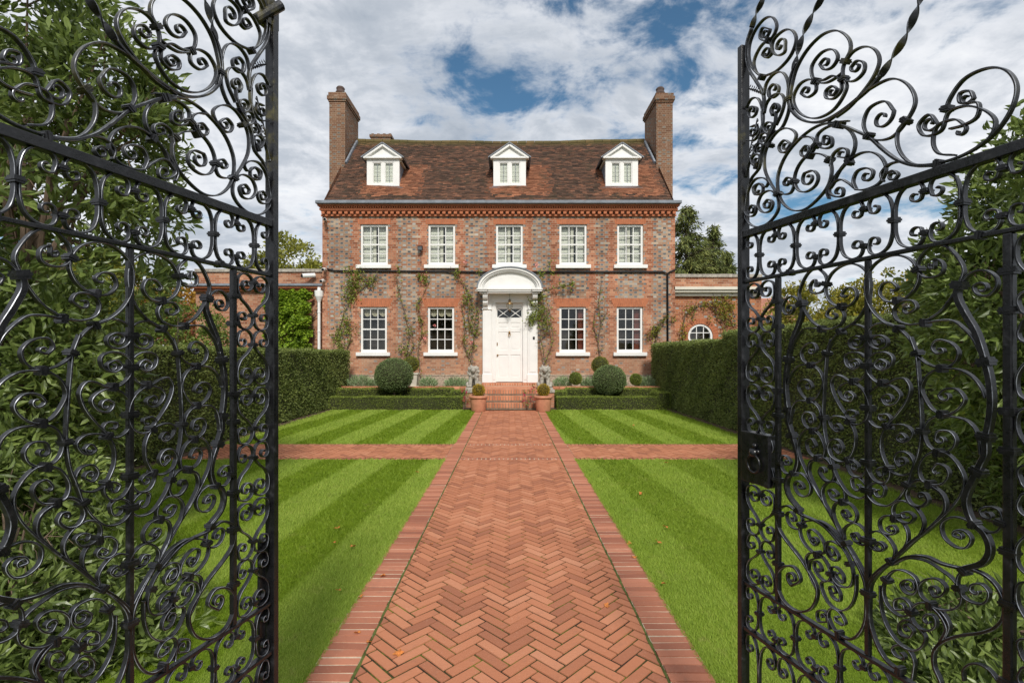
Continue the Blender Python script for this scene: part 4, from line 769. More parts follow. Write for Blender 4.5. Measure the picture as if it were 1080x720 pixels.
# fanlight with crossed bars
z0f, z1f = dt+.07, H(325.5, WZ)
d = MB(); d.box(dx0, dx1, DYd, DYd+.06, dt, z0f); d.box(dx0, dx1, DYd, DYd+.06, z1f, zt_-.24)
d.box(dx0, dx0+.06, DYd, DYd+.06, z0f, z1f); d.box(dx1-.06, dx1, DYd, DYd+.06, z0f, z1f)
fan = d.build('fanlight', M['white'], house, bevel=.006)
d = MB()
for a, c in ((dx0+.06, mx_), (mx_, dx1-.06)):
    d.bar((a, DYd+.03, z0f), (c, DYd+.03, z1f), .02, .022, (0,1,0)); d.bar((a, DYd+.034, z1f), (c, DYd+.034, z0f), .02, .022, (0,1,0))
d.build('glazing_bars', M['white'], fan)
d = MB(); d.box(dx0+.06, dx1-.06, DYd+.045, DYd+.049, z0f, z1f); d.build('pane', M['glass'], fan)
# brick threshold and doorstep under the surround are part of the steps (below)
HD = 16.95
hcx = X(537.6, HD); ha = X(572.3, HD)-hcx; hb0 = H(303.5, HD); hbh = H(281, HD)-hb0
def arc(a, b_, n=40, cz=0): return [(hcx + a*math.cos(PI*k/n), hb0 + cz + b_*math.sin(PI*k/n)) for k in range(n+1)]
hd = MB()
def ringp(b, o, i, y0, y1, mi=0):
    n = len(o)
    vs = [(x,y0,z) for x,z in o] + [(x,y0,z) for x,z in i] + [(x,y1,z) for x,z in o] + [(x,y1,z) for x,z in i]
    fs = []
    for k in range(n-1): fs += [(k,k+1,n+k+1,n+k), (2*n+k+1,2*n+k,3*n+k,3*n+k+1), (k+1,k,2*n+k,2*n+k+1), (n+k,n+k+1,3*n+k+1,3*n+k)]
    fs += [(0,n,3*n,2*n), (n-1,3*n-1,4*n-1,2*n-1)]
    b.add(vs, fs, mi)
ringp(hd, arc(ha-.03, hbh-.03), arc(ha-.11, hbh-.10), HD, WZ)
ringp(hd, arc(ha-.11, hbh-.10), arc(ha-.17, hbh-.155), HD+.05, WZ)
ringp(hd, arc(ha-.17, hbh-.155), arc(ha-.21, hbh-.19), HD+.10, WZ)
hd.prism(arc(ha-.21, hbh-.19), HD+.16, WZ-.01)
for x0, x1, yy in ((hcx-ha+.0, hcx+ha-.0, 0.03), (hcx-ha-.01, hcx-ha+.38, -.01), (hcx+ha-.38, hcx+ha+.01, -.01)):
    hd.box(x0, x1, HD+yy, WZ+(0 if yy > 0 else -.3), hb0-.055, hb0-.0); hd.box(x0+.03, x1-.03, HD+yy+.03, WZ-(0 if yy > 0 else .3), hb0-.11, hb0-.056)
hd.box(hcx-ha+.08, hcx+ha-.08, HD+.10, WZ-.002, hb0-.16, hb0-.111)
hood = hd.build('door_hood', M['white'], house, bevel=.006)
hd = MB(); ringp(hd, arc(ha+.01, hbh+.005), arc(ha-.03, hbh-.03), HD-.03, WZ); hd.build('hood_roof', M['lead'], hood)
for px in (512, 564):
    cx = X(px, SY-.1); c = MB(); top = hb0-.16
    prof = [(HD+.16, 0), (HD+.16, -.10), (HD+.20, -.17), (HD+.33, -.21), (HD+.30, -.30), (HD+.36, -.38), (HD+.45, -.42), (HD+.46, -.50), (SY-.001, -.56), (SY-.001, 0)]
    n = len(prof); hw = .085
    vs = [(cx-hw, y, top+z) for y, z in prof] + [(cx+hw, y, top+z) for y, z in prof]
    c.add(vs, [tuple(range(n)), tuple(range(2*n-1, n-1, -1))] + [(i, n+i, n+(i+1) % n, (i+1) % n) for i in range(n)])
    c.box(cx-.11, cx+.11, HD+.12, SY, top-.03, top+.0)
    c.build('bracket', M['white'], hood, bevel=.012)

# pipes on the front
def round_path(pts, r, name, mat, parent):
    b = MB(); b.tube(pts, r, 8); return b.build(name, mat, parent, smooth=True)
yp = WZ - .05
seg = [(X(345,yp), H(283.5,yp)), (X(352,yp), H(285.5,yp)), (X(440,yp), H(286,yp)), (X(522,yp), H(287.2,yp))]
round_path([(x,yp,z) for x,z in seg], .028, 'drain_pipe', M['black'], house)
seg = [(X(553,yp), H(287,yp)), (X(640,yp), H(286.6,yp)), (X(699,yp), H(286.6,yp)), (X(704,yp), H(288.5,yp)), (X(704.3,yp), H(384,yp))]
round_path([(x,yp,z) for x,z in seg], .032, 'drain_pipe', M['black'], house)
round_path([(X(712,yp)+.03,yp,H(284,yp)), (X(708,yp),yp,H(286,yp)), (X(704,yp),yp,H(288.6,yp))], .028, 'drain_pipe', M['black'], house)
# ------------------------------------------------------------------ low wings
WD = 17.9
def wing(name, x0, x1, label, py_top, py_c0, py_c1, brick, cornmat, rnd=None):
    top = H(py_top, WD); e = empty(name, ((x0+x1)/2, WD, 0), label, 'building')
    zc0, zc1 = H(py_c0, WD), H(py_c1, WD)
    if rnd:
        cx, cz, r = rnd; q = r+.22
        b = wall('w', x0, x1, 0, zc1, WD, None, [(cx-q, cx+q, cz-q, cz+q)])
        n = 48
        for k in range(n):
            a0, a1 = 2*PI*k/n, 2*PI*(k+1)/n
            def sq(a):
                s = q/max(abs(math.cos(a)), abs(math.sin(a))); return cx+s*math.cos(a), cz+s*math.sin(a)
            ra = r+.004
            i0, i1 = (cx+ra*math.cos(a0), cz+ra*math.sin(a0)), (cx+ra*math.cos(a1), cz+ra*math.sin(a1)); o0, o1 = sq(a0), sq(a1)
            b.add([(i0[0],WD,i0[1]),(i1[0],WD,i1[1]),(o1[0],WD,o1[1]),(o0[0],WD,o0[1])], [(3,2,1,0)])
            b.add([(i0[0],WD,i0[1]),(i1[0],WD,i1[1]),(i1[0],WD+.2,i1[1]),(i0[0],WD+.2,i0[1])], [(0,1,2,3)])
    else: b = wall('w', x0, x1, 0, zc1, WD, None, [])
    b.box(x0, x1, WD+.31, WD+5, 0, zc1)
    b.build('wall', M[brick], e)
    b = MB(); b.box(x0, x1, WD-.02, WD+.25, zc0+.001, top-.10); b.build('parapet', M['parapet'], e)
    b = MB(); n = int((x1-x0)/.48)
    for k in range(n): b.box(x0+(x1-x0)*k/n+.004, x0+(x1-x0)*(k+1)/n-.004, WD-.08, WD+.30, top-.10, top+random.uniform(0,.012))
    b.build('coping', M['stone'], e)
    b = MB(); h = zc0-zc1
    b.box(x0-.05, x1, WD-.30, WD-.021, zc0-h*.34, zc0, 1 if cornmat != 'cream' else 0); b.box(x0, x1, WD-.24, WD-.021, zc0-h*.62, zc0-h*.341); b.box(x0, x1, WD-.12, WD-.021, zc1, zc0-h*.621)
    b.build('cornice', [M[cornmat], M['lead']], e, bevel=.012)
    return e
lw = wing('garden_wing', -11.2, HX0-.005, 'low brick wing left of the house, its wall under thick green ivy', 284, 300, 307.5, 'parapet', 'tilehang')
rw = wing('garden_wing', HX1+.005, X(803, WD), 'low brick wing right of the house with a round white window', 289.5, 303.5, 312.5, 'orange_brick', 'cream', (X(738.7,WD), H(354.5,WD), .44))
cx, cz, r = X(738.7,WD), H(354.5,WD), .44
b = MB()
def circ(rr, n=48): return [(cx+rr*math.cos(2*PI*k/n), cz+rr*math.sin(2*PI*k/n)) for k in range(n+1)]
ringp(b, circ(r-.002), circ(r-.075), WD+.02, WD+.10)
rwin = b.build('round_window', M['white'], rw)
b = MB(); rr = r-.076
for o in (-.125, .125):
    L = math.sqrt(rr*rr-o*o); b.box(cx+o-.014, cx+o+.014, WD+.04, WD+.065, cz-L, cz+L); b.box(cx-L, cx+L, WD+.042, WD+.067, cz+o-.014, cz+o+.014)
b.build('glazing_bars', M['white'], rwin)
b = MB(); b.prism(circ(r-.074)[:-1], WD+.072, WD+.078); b.build('pane', M['glass'], rwin)
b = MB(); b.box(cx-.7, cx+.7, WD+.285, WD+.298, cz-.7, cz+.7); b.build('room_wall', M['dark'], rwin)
b = MB(); n = 34
for k in range(n):                                                   # ring of rubbed bricks round the window
    a0, a1 = 2*PI*k/n+.008, 2*PI*(k+1)/n-.008
    v = [(cx+q*math.cos(a), cz+q*math.sin(a)) for q, a in ((r+.006,a0),(r+.006,a1),(r+.20,a1),(r+.20,a0))]
    b.add([(x,WD-.012,z) for x,z in v]+[(x,WD+.01,z) for x,z in v], [(3,2,1,0),(0,1,5,4),(1,2,6,5),(2,3,7,6),(3,0,4,7)])
b.build('brick_ring', M['tilehang'], rwin)
# white downpipe on the left wing
yp = WD-.34; px_ = X(336.5, yp); b = MB()
b.tube([(px_,yp,.05),(px_,yp,H(318,yp))], .05, 10); b.lathe([(.05,-.02),(.07,.05),(.14,.20),(.15,.36),(.15,.40),(.10,.40)], (px_,yp,H(318,yp)-.02), 12)
b.tube([(px_,yp,H(308,yp)-.02),(px_,yp+.02,H(303,yp))], .06, 10)
for py in (330, 350): b.lathe([(.06,0),(.06,.05)], (px_,yp,H(py,yp)), 12)
b.build('downpipe', M['white'], lw)

# small russet-roofed outbuilding behind the right wing
ob = empty('outbuilding', (11.6, 24, 0), 'small far outbuilding with pinkish tiled roof seen through the right gate', 'building')
b = MB(); b.box(10.2, 14.2, 24, 29, 0, 3.0); b.build('wall', M['orange_brick'], ob)
b, _ = roof_part('roof', 10.0, 14.5, 23.8, 2.95, 26.5, 4.6, ob, None, rows=16, tw=.3, wave=.3)
b2, _ = roof_part('roof', 10.0, 14.5, 29.2, 2.95, 26.5, 4.6, ob, None, rows=10, tw=.5, wave=.3); b.add(b2.v, b2.f)
b.build('roof', simple('faded_tiles', (.42,.19,.13), .9, .2, 3, .3), ob)

# ------------------------------------------------------------------ steps and terrace
steps = empty('brick_steps', (0, 15, 0), 'brick front steps rising from the path to the white door', 'steps')
SX0, SX1 = X(504.5, 15), X(571, 15)
def riser(b, x0, x1, y0, y1, z0, z1):
    n = int(round((x1-x0)/.083))
    for k in range(n):
        a = x0+(x1-x0)*k/n; c = x0+(x1-x0)*(k+1)/n
        b.box(a+.009+random.uniform(-.002,.002), c-.009, y0+random.uniform(-.003,.004), y0+.215, z0, z1+random.uniform(-.002,.002))
    m = int((y1-y0-.22)/.10)
    for j in range(max(m, 0)):
        ya = y0+.222+j*.1
        kk = int((x1-x0)/.22)
        for k in range(kk):
            o = .11*(j % 2); a = x0+(x1-x0)*k/kk+o; c = min(a+(x1-x0)/kk, x1)
            b.box(a+.004, c-.004, ya+.004, ya+.096, z0, z1-.002)
hts = [(14.80, .0, .19), (15.15, .19, .365), (15.50, .365, .54)]
names = []
for i, (y, z0, z1) in enumerate(hts):
    b = MB(); y1 = hts[i+1][0] if i < 2 else 17.24
    riser(b, SX0, SX1, y, y1+(.0 if i < 2 else 0), z0+.045, z1)
    st = b.build('step', M['coping'], steps, bevel=.004)
    b = MB(); b.box(SX0+.01, SX1-.01, y+.012, 17.3-.01*i, z0+.0, z1-.022); b.build('mortar_bed', M['mortar'] if i > 2 else simple('step_joint', (.24,.18,.13), .95, .3, 20, .3), st)
b = MB(); riser(b, X(508,17.2), X(568,17.2), 17.20, WZ+.12, .56, .645); st = b.build('threshold', M['coping'], steps, bevel=.004)
b = MB(); b.box(X(508,17.2)+.01, X(568,17.2)-.01, 17.215, WZ+.1, .5, .625); b.build('mortar_bed', M['mortar'], st)

def low_wall(x0, x1, lab):
    e = empty('retaining_wall', ((x0+x1)/2, 16.0, 0), lab, 'wall')
    b = MB(); b.box(x0, x1, 15.98, 16.18, 0, .50); b.build('wall', M['parapet'], e)
    b = MB(); n = int((x1-x0)/.22)
    for k in range(n): b.box(x0+(x1-x0)*k/n+.004, x0+(x1-x0)*(k+1)/n-.004, 15.94, 16.20, .502, .60+random.uniform(-.002,.003))
    b.build('coping', M['coping'], e, bevel=.006)
low_wall(HX0, SX0-.42, 'low terrace wall with orange brick coping left of the steps')
low_wall(SX1+.42, HX1, 'low terrace wall with orange brick coping right of the steps')
for x0, x1 in ((HX0, SX0-.42), (SX1+.42, HX1)): sheet('soil_bed', x0, x1, 16.19, WZ-.05, .53, M['soil'], nx=30, ny=6, amp=.015)
def pier(x0, x1, lab):
    e = empty('step_pier', ((x0+x1)/2, 15.6, 0), lab, 'brick pier')
    b = MB(); b.box(x0, x1, 15.30, 17.24, 0, .46); b.build('wall', M['parapet'], e)
    b = MB()
    for k in range(9): b.box(x0-.02, x1+.02, 15.27+k*.218, 15.27+(k+1)*.218-.008, .462, .545)
    b.build('coping', M['stone'], e, bevel=.008)
pier(SX0-.41, SX0-.01, 'brick pier carrying the stone lion left of the steps')
pier(SX1+.01, SX1+.41, 'brick pier carrying the stone lion right of the steps')

# ------------------------------------------------------------------ seated stone lions
def skin_mesh(name, verts, edges, radii, mat, parent, root=0, sub=2):
    me = bpy.data.meshes.new(name); me.from_pydata(verts, edges, [])
    o = bpy.data.objects.new(name, me); COLL.objects.link(o)
    o.modifiers.new('s', 'SKIN')
    sv = me.skin_vertices[0].data
    for i, r in enumerate(radii): sv[i].radius = (r, r) if not hasattr(r, '__len__') else r
    sv[root].use_root = True
    o.modifiers.new('d', 'SUBSURF').levels = sub; 
    dg = bpy.context.evaluated_depsgraph_get(); dg.update()
    m2 = bpy.data.meshes.new_from_object(o.evaluated_get(dg)); bpy.data.objects.remove(o)
    return m2
def fuse(name, meshes, b, mat, parent, voxel=.018):
    bm = bmesh.new()
    for m_ in meshes: bm.from_mesh(m_)
    me = bpy.data.meshes.new(name); bm.to_mesh(me); bm.free()
    me2 = bpy.data.meshes.new('t'); me2.from_pydata(b.v, [], b.f); bm = bmesh.new(); bm.from_mesh(me); bm.from_mesh(me2); bm.to_mesh(me); bm.free()
    o = bpy.data.objects.new(name, me); COLL.objects.link(o)
    r = o.modifiers.new('r', 'REMESH'); r.mode = 'VOXEL'; r.voxel_size = voxel
    s = o.modifiers.new('sm', 'SMOOTH'); s.iterations = 2; s.factor = .4
    dg = bpy.context.evaluated_depsgraph_get(); dg.update()
    m2 = bpy.data.meshes.new_from_object(o.evaluated_get(dg)); bpy.data.objects.remove(o)
    return link(name, m2, parent, [mat], True)
def make_lion():
    e = empty('stone_lion', (0,0,0))
    b = MB(); b.box(-.19, .19, -.26, .30, 0, .06); b.build('base', M['stone'], e, bevel=.01)
    V = [(0,.16,.18),(0,.05,.30),(0,-.06,.42),(0,-.10,.52),      # haunch, back, chest, neck
         (-.10,.10,.16),(-.14,-.06,.17),(-.13,-.12,.09),(-.13,-.19,.085),   # left hind leg, knee forward, foot
         (.10,.10,.16),(.14,-.06,.17),(.13,-.12,.09),(.13,-.19,.085),
         (-.075,-.12,.36),(-.075,-.15,.20),(-.075,-.16,.10),(-.075,-.22,.085),   # forelegs upright
         (.075,-.12,.36),(.075,-.15,.20),(.075,-.16,.10),(.075,-.22,.085),
         (0,.26,.12),(.14,.25,.10),(.19,.12,.10)]
    E = [(0,1),(1,2),(2,3),(0,4),(4,5),(5,6),(6,7),(0,8),(8,9),(9,10),(10,11),(2,12),(12,13),(13,14),(14,15),(2,16),(16,17),(17,18),(18,19),(0,20),(20,21),(21,22)]
    R = [.13,.12,.12,.09,.085,.07,.04,.042,.085,.07,.04,.042,.06,.048,.04,.045,.06,.048,.04,.045,.025,.02,.028]
    body = skin_mesh('lion', V, E, R, None, None)
    h = MB(); hz = .60; hy = -.15
    h.ball((0, hy+.03, hz-.02), .125, 16, 12, scl=(1.1,.9,1.15)); h.ball((0, hy-.055, hz+.02), .082, 14, 10, scl=(1,.9,1.05))      # mane and skull
    h.ball((0, hy-.12, hz-.025), .047, 12, 8, scl=(1.05,1,.85)); h.ball((0, hy-.155, hz-.005), .022, 8, 6)                      # muzzle, nose
    h.ball((0, hy-.115, hz-.065), .032, 8, 6)
    for s in (-1, 1):
        h.ball((s*.07, hy-.02, hz+.105), .030, 8, 6); h.ball((s*.036, hy-.115, hz+.040), .020, 8, 6)
    random.seed(3)
    for k in range(44):                                              # locks of the mane
        a = random.uniform(0, 2*PI); rr = random.uniform(.09, .145); zz_ = hz-.03 + math.sin(a)*rr*1.15
        if abs(math.cos(a)) < .35 and math.sin(a) > .2: continue
        h.ball((math.cos(a)*rr*1.05, hy-.02+random.uniform(-.03,.06), zz_), random.uniform(.026,.04), 7, 5, scl=(.8,.8,1.4))
    for k in range(14): h.ball((random.uniform(-.09,.09), -.17+random.uniform(-.02,.02), random.uniform(.34,.48)), .035, 7, 5, scl=(.8,.7,1.5))
    fuse('body', [body], h, M['stone'], e, .013)
    return e
lion = make_lion()
lion.scale = (1.28,1.12,1.0)
LX = [(X(499.8,15.75), 'weathered stone lion sitting left of the front steps'), (X(574.3,15.75), 'weathered stone lion sitting right of the front steps')]
def copy_tree(o, parent=None):
    c = o.copy(); COLL.objects.link(c)
    if parent is not None: c.parent = parent; c.matrix_parent_inverse = o.matrix_parent_inverse.copy()
    for ch in [q for q in bpy.data.objects if q.parent == o]: copy_tree(ch, c)
    return c
for i, (x, lab) in enumerate(LX):
    o = lion if i == 0 else copy_tree(lion)
    o.location = (x, 15.75, .545); tag(o, lab, 'statue', 'stone lions beside the steps')

# ------------------------------------------------------------------ leaves
def cards(name, P, N, L, W, mat, parent=None, spread=.6, fold=.25, extra=None, five=False):
    """leaf blades at P; each points along a direction near N and keeps a random roll"""
    n = len(P); N = N/np.maximum(np.linalg.norm(N, axis=1, keepdims=True), 1e-6)
    T = N + rng.normal(0, spread, (n,3)); T /= np.linalg.norm(T, axis=1, keepdims=True)
    S = np.cross(T, rng.normal(0, 1, (n,3))); S /= np.linalg.norm(S, axis=1, keepdims=True)
    U = np.cross(S, T)
    L = L*(.65+.7*rng.random(n))[:,None]; W = W*(.7+.6*rng.random(n))[:,None]
    if not five:
        V = np.stack([P, P+T*L*.5+S*W*.5, P+T*L, P+T*L*.5-S*W*.5], 1).reshape(-1,3)
        F = np.arange(4*n).reshape(-1,4)
    else:
        V = np.stack([P, P+T*L*.33+S*W*.5+U*W*fold, P+T*L*.70+S*W*.40+U*W*fold, P+T*L-U*L*.10, P+T*L*.70-S*W*.40+U*W*fold, P+T*L*.33-S*W*.5+U*W*fold, P+T*L*.35, P+T*L*.70-U*L*.03], 1).reshape(-1,3)
        F = (np.arange(n)[:,None,None]*8 + np.array([[0,1,6,6],[0,6,5,5],[1,2,7,6],[6,7,4,5],[2,3,7,7],[7,3,4,4]])[None]).reshape(-1,4)
        # triangles are kept as degenerate-free quads below
        F = (np.arange(n)[:,None,None]*8 + np.array([[0,1,6],[0,6,5],[1,2,7],[1,7,6],[6,7,4],[6,4,5],[2,3,7],[7,3,4]])[None]).reshape(-1,3)
    return npmesh(name, V, F, mat, parent)
def hedge_box(name, x0, x1, y0, y1, h, lab, size, dens, mat, rough=.04, round_=.05, group=None, z0=0, cat='hedge', parts=('left','right','front','back','top')):
    """a clipped hedge: dark twiggy body with leaves over its faces"""
    nz = max(2, int(h/.25)); ny = max(2, int((y1-y0)/.35)); nx = max(2, int((x1-x0)/.35))
    b = MB(); ins = size*.9; b.box(x0+ins, x1-ins, y0+ins, y1-ins, z0, z0+h-ins); V0 = np.array(b.v); 
    faces = {'left': ((x0,y0,z0),(0,1,0),(0,0,1),(y1-y0),h,(-1,0,0)), 'right': ((x1,y0,z0),(0,1,0),(0,0,1),(y1-y0),h,(1,0,0)),
             'front': ((x0,y0,z0),(1,0,0),(0,0,1),(x1-x0),h,(0,-1,0)), 'back': ((x0,y1,z0),(1,0,0),(0,0,1),(x1-x0),h,(0,1,0)),
             'top': ((x0,y0,z0+h),(1,0,0),(0,1,0),(x1-x0),(y1-y0),(0,0,1))}
    P, N = [], []
    for k in parts:
        o, u, v, lu, lv, nn = faces[k]; n = int(lu*lv*dens); 
        if k in ('left','right','top'):                               # more leaves where the hedge is near
            pass
        a, c = rng.random(n)*lu, rng.random(n)*lv
        p = np.array(o)[None] + a[:,None]*np.array(u) + c[:,None]*np.array(v)
        lump = rough*(np.sin(p[:,0]*3.1+p[:,2]*2.3)*.4 + np.sin(p[:,1]*2.3+p[:,2]*3.9+1)*.5 + np.sin(p[:,1]*7.1+p[:,0]*6.3+p[:,2]*8)*.35)
        dep = -rng.random(n)**2*size*1.6 + lump + (rng.random(n) < .03)*rng.random(n)*size*1.3
        p = p + dep[:,None]*np.array(nn)[None]
        P.append(p); N.append(np.repeat(np.array(nn, float)[None], n, 0) + np.array([0,0,.35]))
    P, N = np.concatenate(P), np.concatenate(N)
    P[:,2] = np.maximum(P[:,2], z0+.01)
    # soften the arrises
    o = cards('leaves', P, N, size, size*.5, mat, spread=1.3)
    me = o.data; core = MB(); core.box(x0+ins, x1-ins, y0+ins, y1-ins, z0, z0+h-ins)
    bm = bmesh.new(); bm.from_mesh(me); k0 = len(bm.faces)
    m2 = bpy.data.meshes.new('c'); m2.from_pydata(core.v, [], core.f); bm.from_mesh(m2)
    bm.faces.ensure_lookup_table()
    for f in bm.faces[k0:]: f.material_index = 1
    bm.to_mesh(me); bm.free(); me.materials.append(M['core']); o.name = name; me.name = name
    return tag(o, lab, cat, group)
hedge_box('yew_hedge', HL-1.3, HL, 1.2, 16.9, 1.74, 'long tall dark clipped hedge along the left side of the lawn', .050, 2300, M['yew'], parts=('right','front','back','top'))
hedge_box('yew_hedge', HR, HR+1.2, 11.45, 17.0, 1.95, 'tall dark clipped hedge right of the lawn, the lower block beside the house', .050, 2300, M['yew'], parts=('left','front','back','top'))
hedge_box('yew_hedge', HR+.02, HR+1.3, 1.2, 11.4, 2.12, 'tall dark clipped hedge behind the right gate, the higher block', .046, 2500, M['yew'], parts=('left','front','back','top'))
gb = 'low box hedges in front of the terrace'
xl1, xr0 = X(486.5, 14.9), X(587.5, 14.9)
hedge_box('box_hedge', HL+.02, xl1, 14.86, 15.22, .37, 'low box hedge along the back of the left lawn, front row', .030, 4200, M['box'], .02, group=gb)
hedge_box('box_hedge', HL+.02, xl1-.32, 15.52, 15.84, .56, 'low box hedge left of the steps, back row under the brick coping', .032, 3800, M['box'], .02, group=gb)
hedge_box('box_hedge', xl1-.34, xl1+.02, 15.24, 15.90, .50, 'short yellowish end of the low box hedge beside the left lion', .030, 4200, M['goldbox'] if False else M['box'], .03, group=gb)
hedge_box('box_hedge', xr0, HR-.02, 14.86, 15.22, .37, 'low box hedge along the back of the right lawn, front row', .030, 4200, M['box'], .02, group=gb)
hedge_box('box_hedge', xr0+.34, HR-.02, 15.52, 15.84, .56, 'low box hedge right of the steps, back row under the brick coping', .032, 3800, M['box'], .02, group=gb)
hedge_box('box_hedge', xr0-.02, xr0+.33, 15.24, 15.90, .50, 'short yellowish end of the low box hedge beside the right lion', .030, 4200, M['box'], .03, group=gb)
hedge_box('box_hedge', X(693,14.9), HR-.03, 14.84, 15.6, .50, 'raised lump at the right end of the low box hedge by the tall hedge', .030, 4200, M['box'], .04, group=gb)

def ball_leaves(name, c, r, rz, size, n, mat, parent=None, rough=.02):
    v = rng.normal(0,1,(n,3)); v /= np.linalg.norm(v,axis=1,keepdims=True)
    q = 1 - rng.random(n)**2*size*1.2/r + rough*np.sin(v[:,0]*7)*np.sin(v[:,2]*6+v[:,1]*5)
    P = v*q[:,None]*np.array([r,r,rz]) + np.array(c)
    o = cards(name, P, v+np.array([0,0,.2]), size, size*.55, mat, parent, spread=1.2)
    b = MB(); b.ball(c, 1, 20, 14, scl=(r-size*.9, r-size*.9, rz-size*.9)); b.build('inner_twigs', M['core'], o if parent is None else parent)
    return o
def standard(x, y, cz, r, rz, lab):
    e = empty('ball_tree', (x,y,0), lab, 'topiary')
    ball_leaves('crown', (x,y,cz), r, rz, .034, 9000, M['topiary'], e)
    b = MB(); b.tube([(x,y,0),(x+.015,y,.3),(x-.01,y,cz-rz*.5)], [.04,.035,.03], 8); b.build('trunk', M['stem'], e)
standard(X(415.5,15.37), 15.37, H(395.5,15.37), .575, .52, 'large dark green clipped ball tree between the left box hedges')
standard(X(642.5,15.37), 15.37, H(400.5,15.37), .505, .45, 'large dark green clipped ball tree between the right box hedges')
def ball_bush(x, y, cz, r, lab, mat, group=None, size=.028, n=3500):
    o = ball_leaves('clipped_ball', (x,y,cz), r, r, size, n, M[mat]); return tag(o, lab, 'topiary', group)
ball_bush(X(433.5,16.7), 16.7, H(384,16.7), .255, 'small olive clipped ball in the pale stone planter', 'yellowbox')
ball_bush(X(633,16.7), 16.7, H(385,16.7), .285, 'small olive clipped ball behind the large right ball tree', 'yellowbox')
ball_bush(X(607,16.55), 16.55, H(399,16.55), .205, 'small dark clipped ball left of the right ball tree', 'box')
ball_bush(X(670.5,16.55), 16.55, H(400,16.55), .19, 'small dark clipped ball right of the right ball tree', 'box')
def planter(x, y, top, lab):
    e = empty('stone_planter', (x,y,.53), lab, 'planter')
    b = MB(); w = .17
    b.add([(x-w*.8,y-w*.8,.53),(x+w*.8,y-w*.8,.53),(x+w*.8,y+w*.8,.53),(x-w*.8,y+w*.8,.53),(x-w,y-w,top-.06),(x+w,y-w,top-.06),(x+w,y+w,top-.06),(x-w,y+w,top-.06)], [(0,1,5,4),(1,2,6,5),(2,3,7,6),(3,0,4,7),(0,3,2,1)])
    b.build('body', M['pale_stone'], e)
    b = MB(); w = .195
    for a in ((x-w,x+w,y-w,y-w+.05),(x-w,x+w,y+w-.05,y+w),(x-w,x-w+.05,y-w+.051,y+w-.051),(x+w-.05,x+w,y-w+.051,y+w-.051)): b.box(*a, top-.06, top)
    b.build('rim', M['pale_stone'], e, bevel=.008)
    b = MB(); b.box(x-.15,x+.15,y-.15,y+.15, top-.12, top-.04); b.build('earth', M['soil'], e)
    b = MB(); b.box(x-.21,x+.21,y-.21,y+.21,.525,.58); b.build('foot', M['pale_stone'], e, bevel=.01)
planter(X(435.5,16.7), 16.7, 1.02, 'pale tapered stone planter on the terrace bed, left of the steps')
planter(X(633,16.7), 16.7, .98, 'pale stone planter just behind the large right ball tree')

# terracotta pots with golden balls
def make_pot():
    e = empty('terracotta_pot', (0,0,0))
    b = MB(); b.lathe([(.0,0),(.195,0),(.205,.02),(.235,.37),(.235,.375),(.265,.38),(.270,.40),(.268,.445),(.255,.455),(.225,.45),(.215,.40),(.0,.40)], n=36); b.build('pot', M['terracotta'], e, smooth=False, bevel=0).data.shade_smooth()
    b = MB(); b.lathe([(.0,.0),(.215,.0),(.0,.012)], (0,0,.405), 20); b.build('earth', M['soil'], e)
    return e
pot = make_pot(); PY_ = 14.42
for i, (px, lab) in enumerate(((504.5, 'large terracotta pot left of the steps'), (573, 'large terracotta pot right of the steps'))):
    o = pot if i == 0 else copy_tree(pot)
    o.location = (X(px,PY_), PY_, .0); tag(o, lab, 'plant pot', 'terracotta pots at the foot of the steps')
    ball_bush(X(px+.3,PY_), PY_, .60, .18, 'small golden clipped ball growing in the %s terracotta pot' % ('left','right')[i], 'goldbox', 'golden balls in the pots', .026, 2200)
def flowers(name, pts, n, lab, lm, fm, nf, spread, size=.035):
    e = empty(name, (pts[0][0], pts[0][1], 0), lab, 'flowers')
    P = np.array([pts[i] for i in rng.integers(0, len(pts), n)]) + rng.normal(0, spread, (n,3)); P[:,2] = np.maximum(P[:,2], .02)
    N = P - np.mean(P, 0) + np.array([0,0,.1]); cards('leaves', P, N, size, size*.8, M[lm], e, .8)
    b = MB()
    for p in pts: b.tube([(pts[0][0], pts[0][1]+.05, .0), (p[0], p[1], p[2])], .006, 5)
    b.build('stems', M['stem'], e)
    for k in range(nf):
        p = Vector(pts[k % len(pts)]) + Vector(rng.normal(0, spread*1.0, 3)); p.z = max(p.z, .06); p.y -= spread*.7
        q = rng.normal(0, .017, (16,3)) + np.array(p); cards('bloom', q, rng.normal(0,1,(16,3))+np.array([0,-1,.4]), .028, .026, M[fm], e, .6)
flowers('geranium', [(X(x,14.75), 14.7+.05*i, H(y,14.75)) for i, (x, y) in enumerate([(556,424),(554,415),(559,412),(563,408),(561,418),(567,411),(558,427),(551,426),(560,423)])], 260, 'trailing magenta geranium between the steps and the right pot', 'rose', 'petal', 18, .045)
flowers('geranium', [(X(x,14.9), 14.8+.05*i, H(y,14.9)) for i, (x, y) in enumerate([(489,418),(491,412),(488,411),(493,417),(492,424)])], 150, 'small magenta geranium left of the left terracotta pot', 'rose', 'petal', 7, .05)

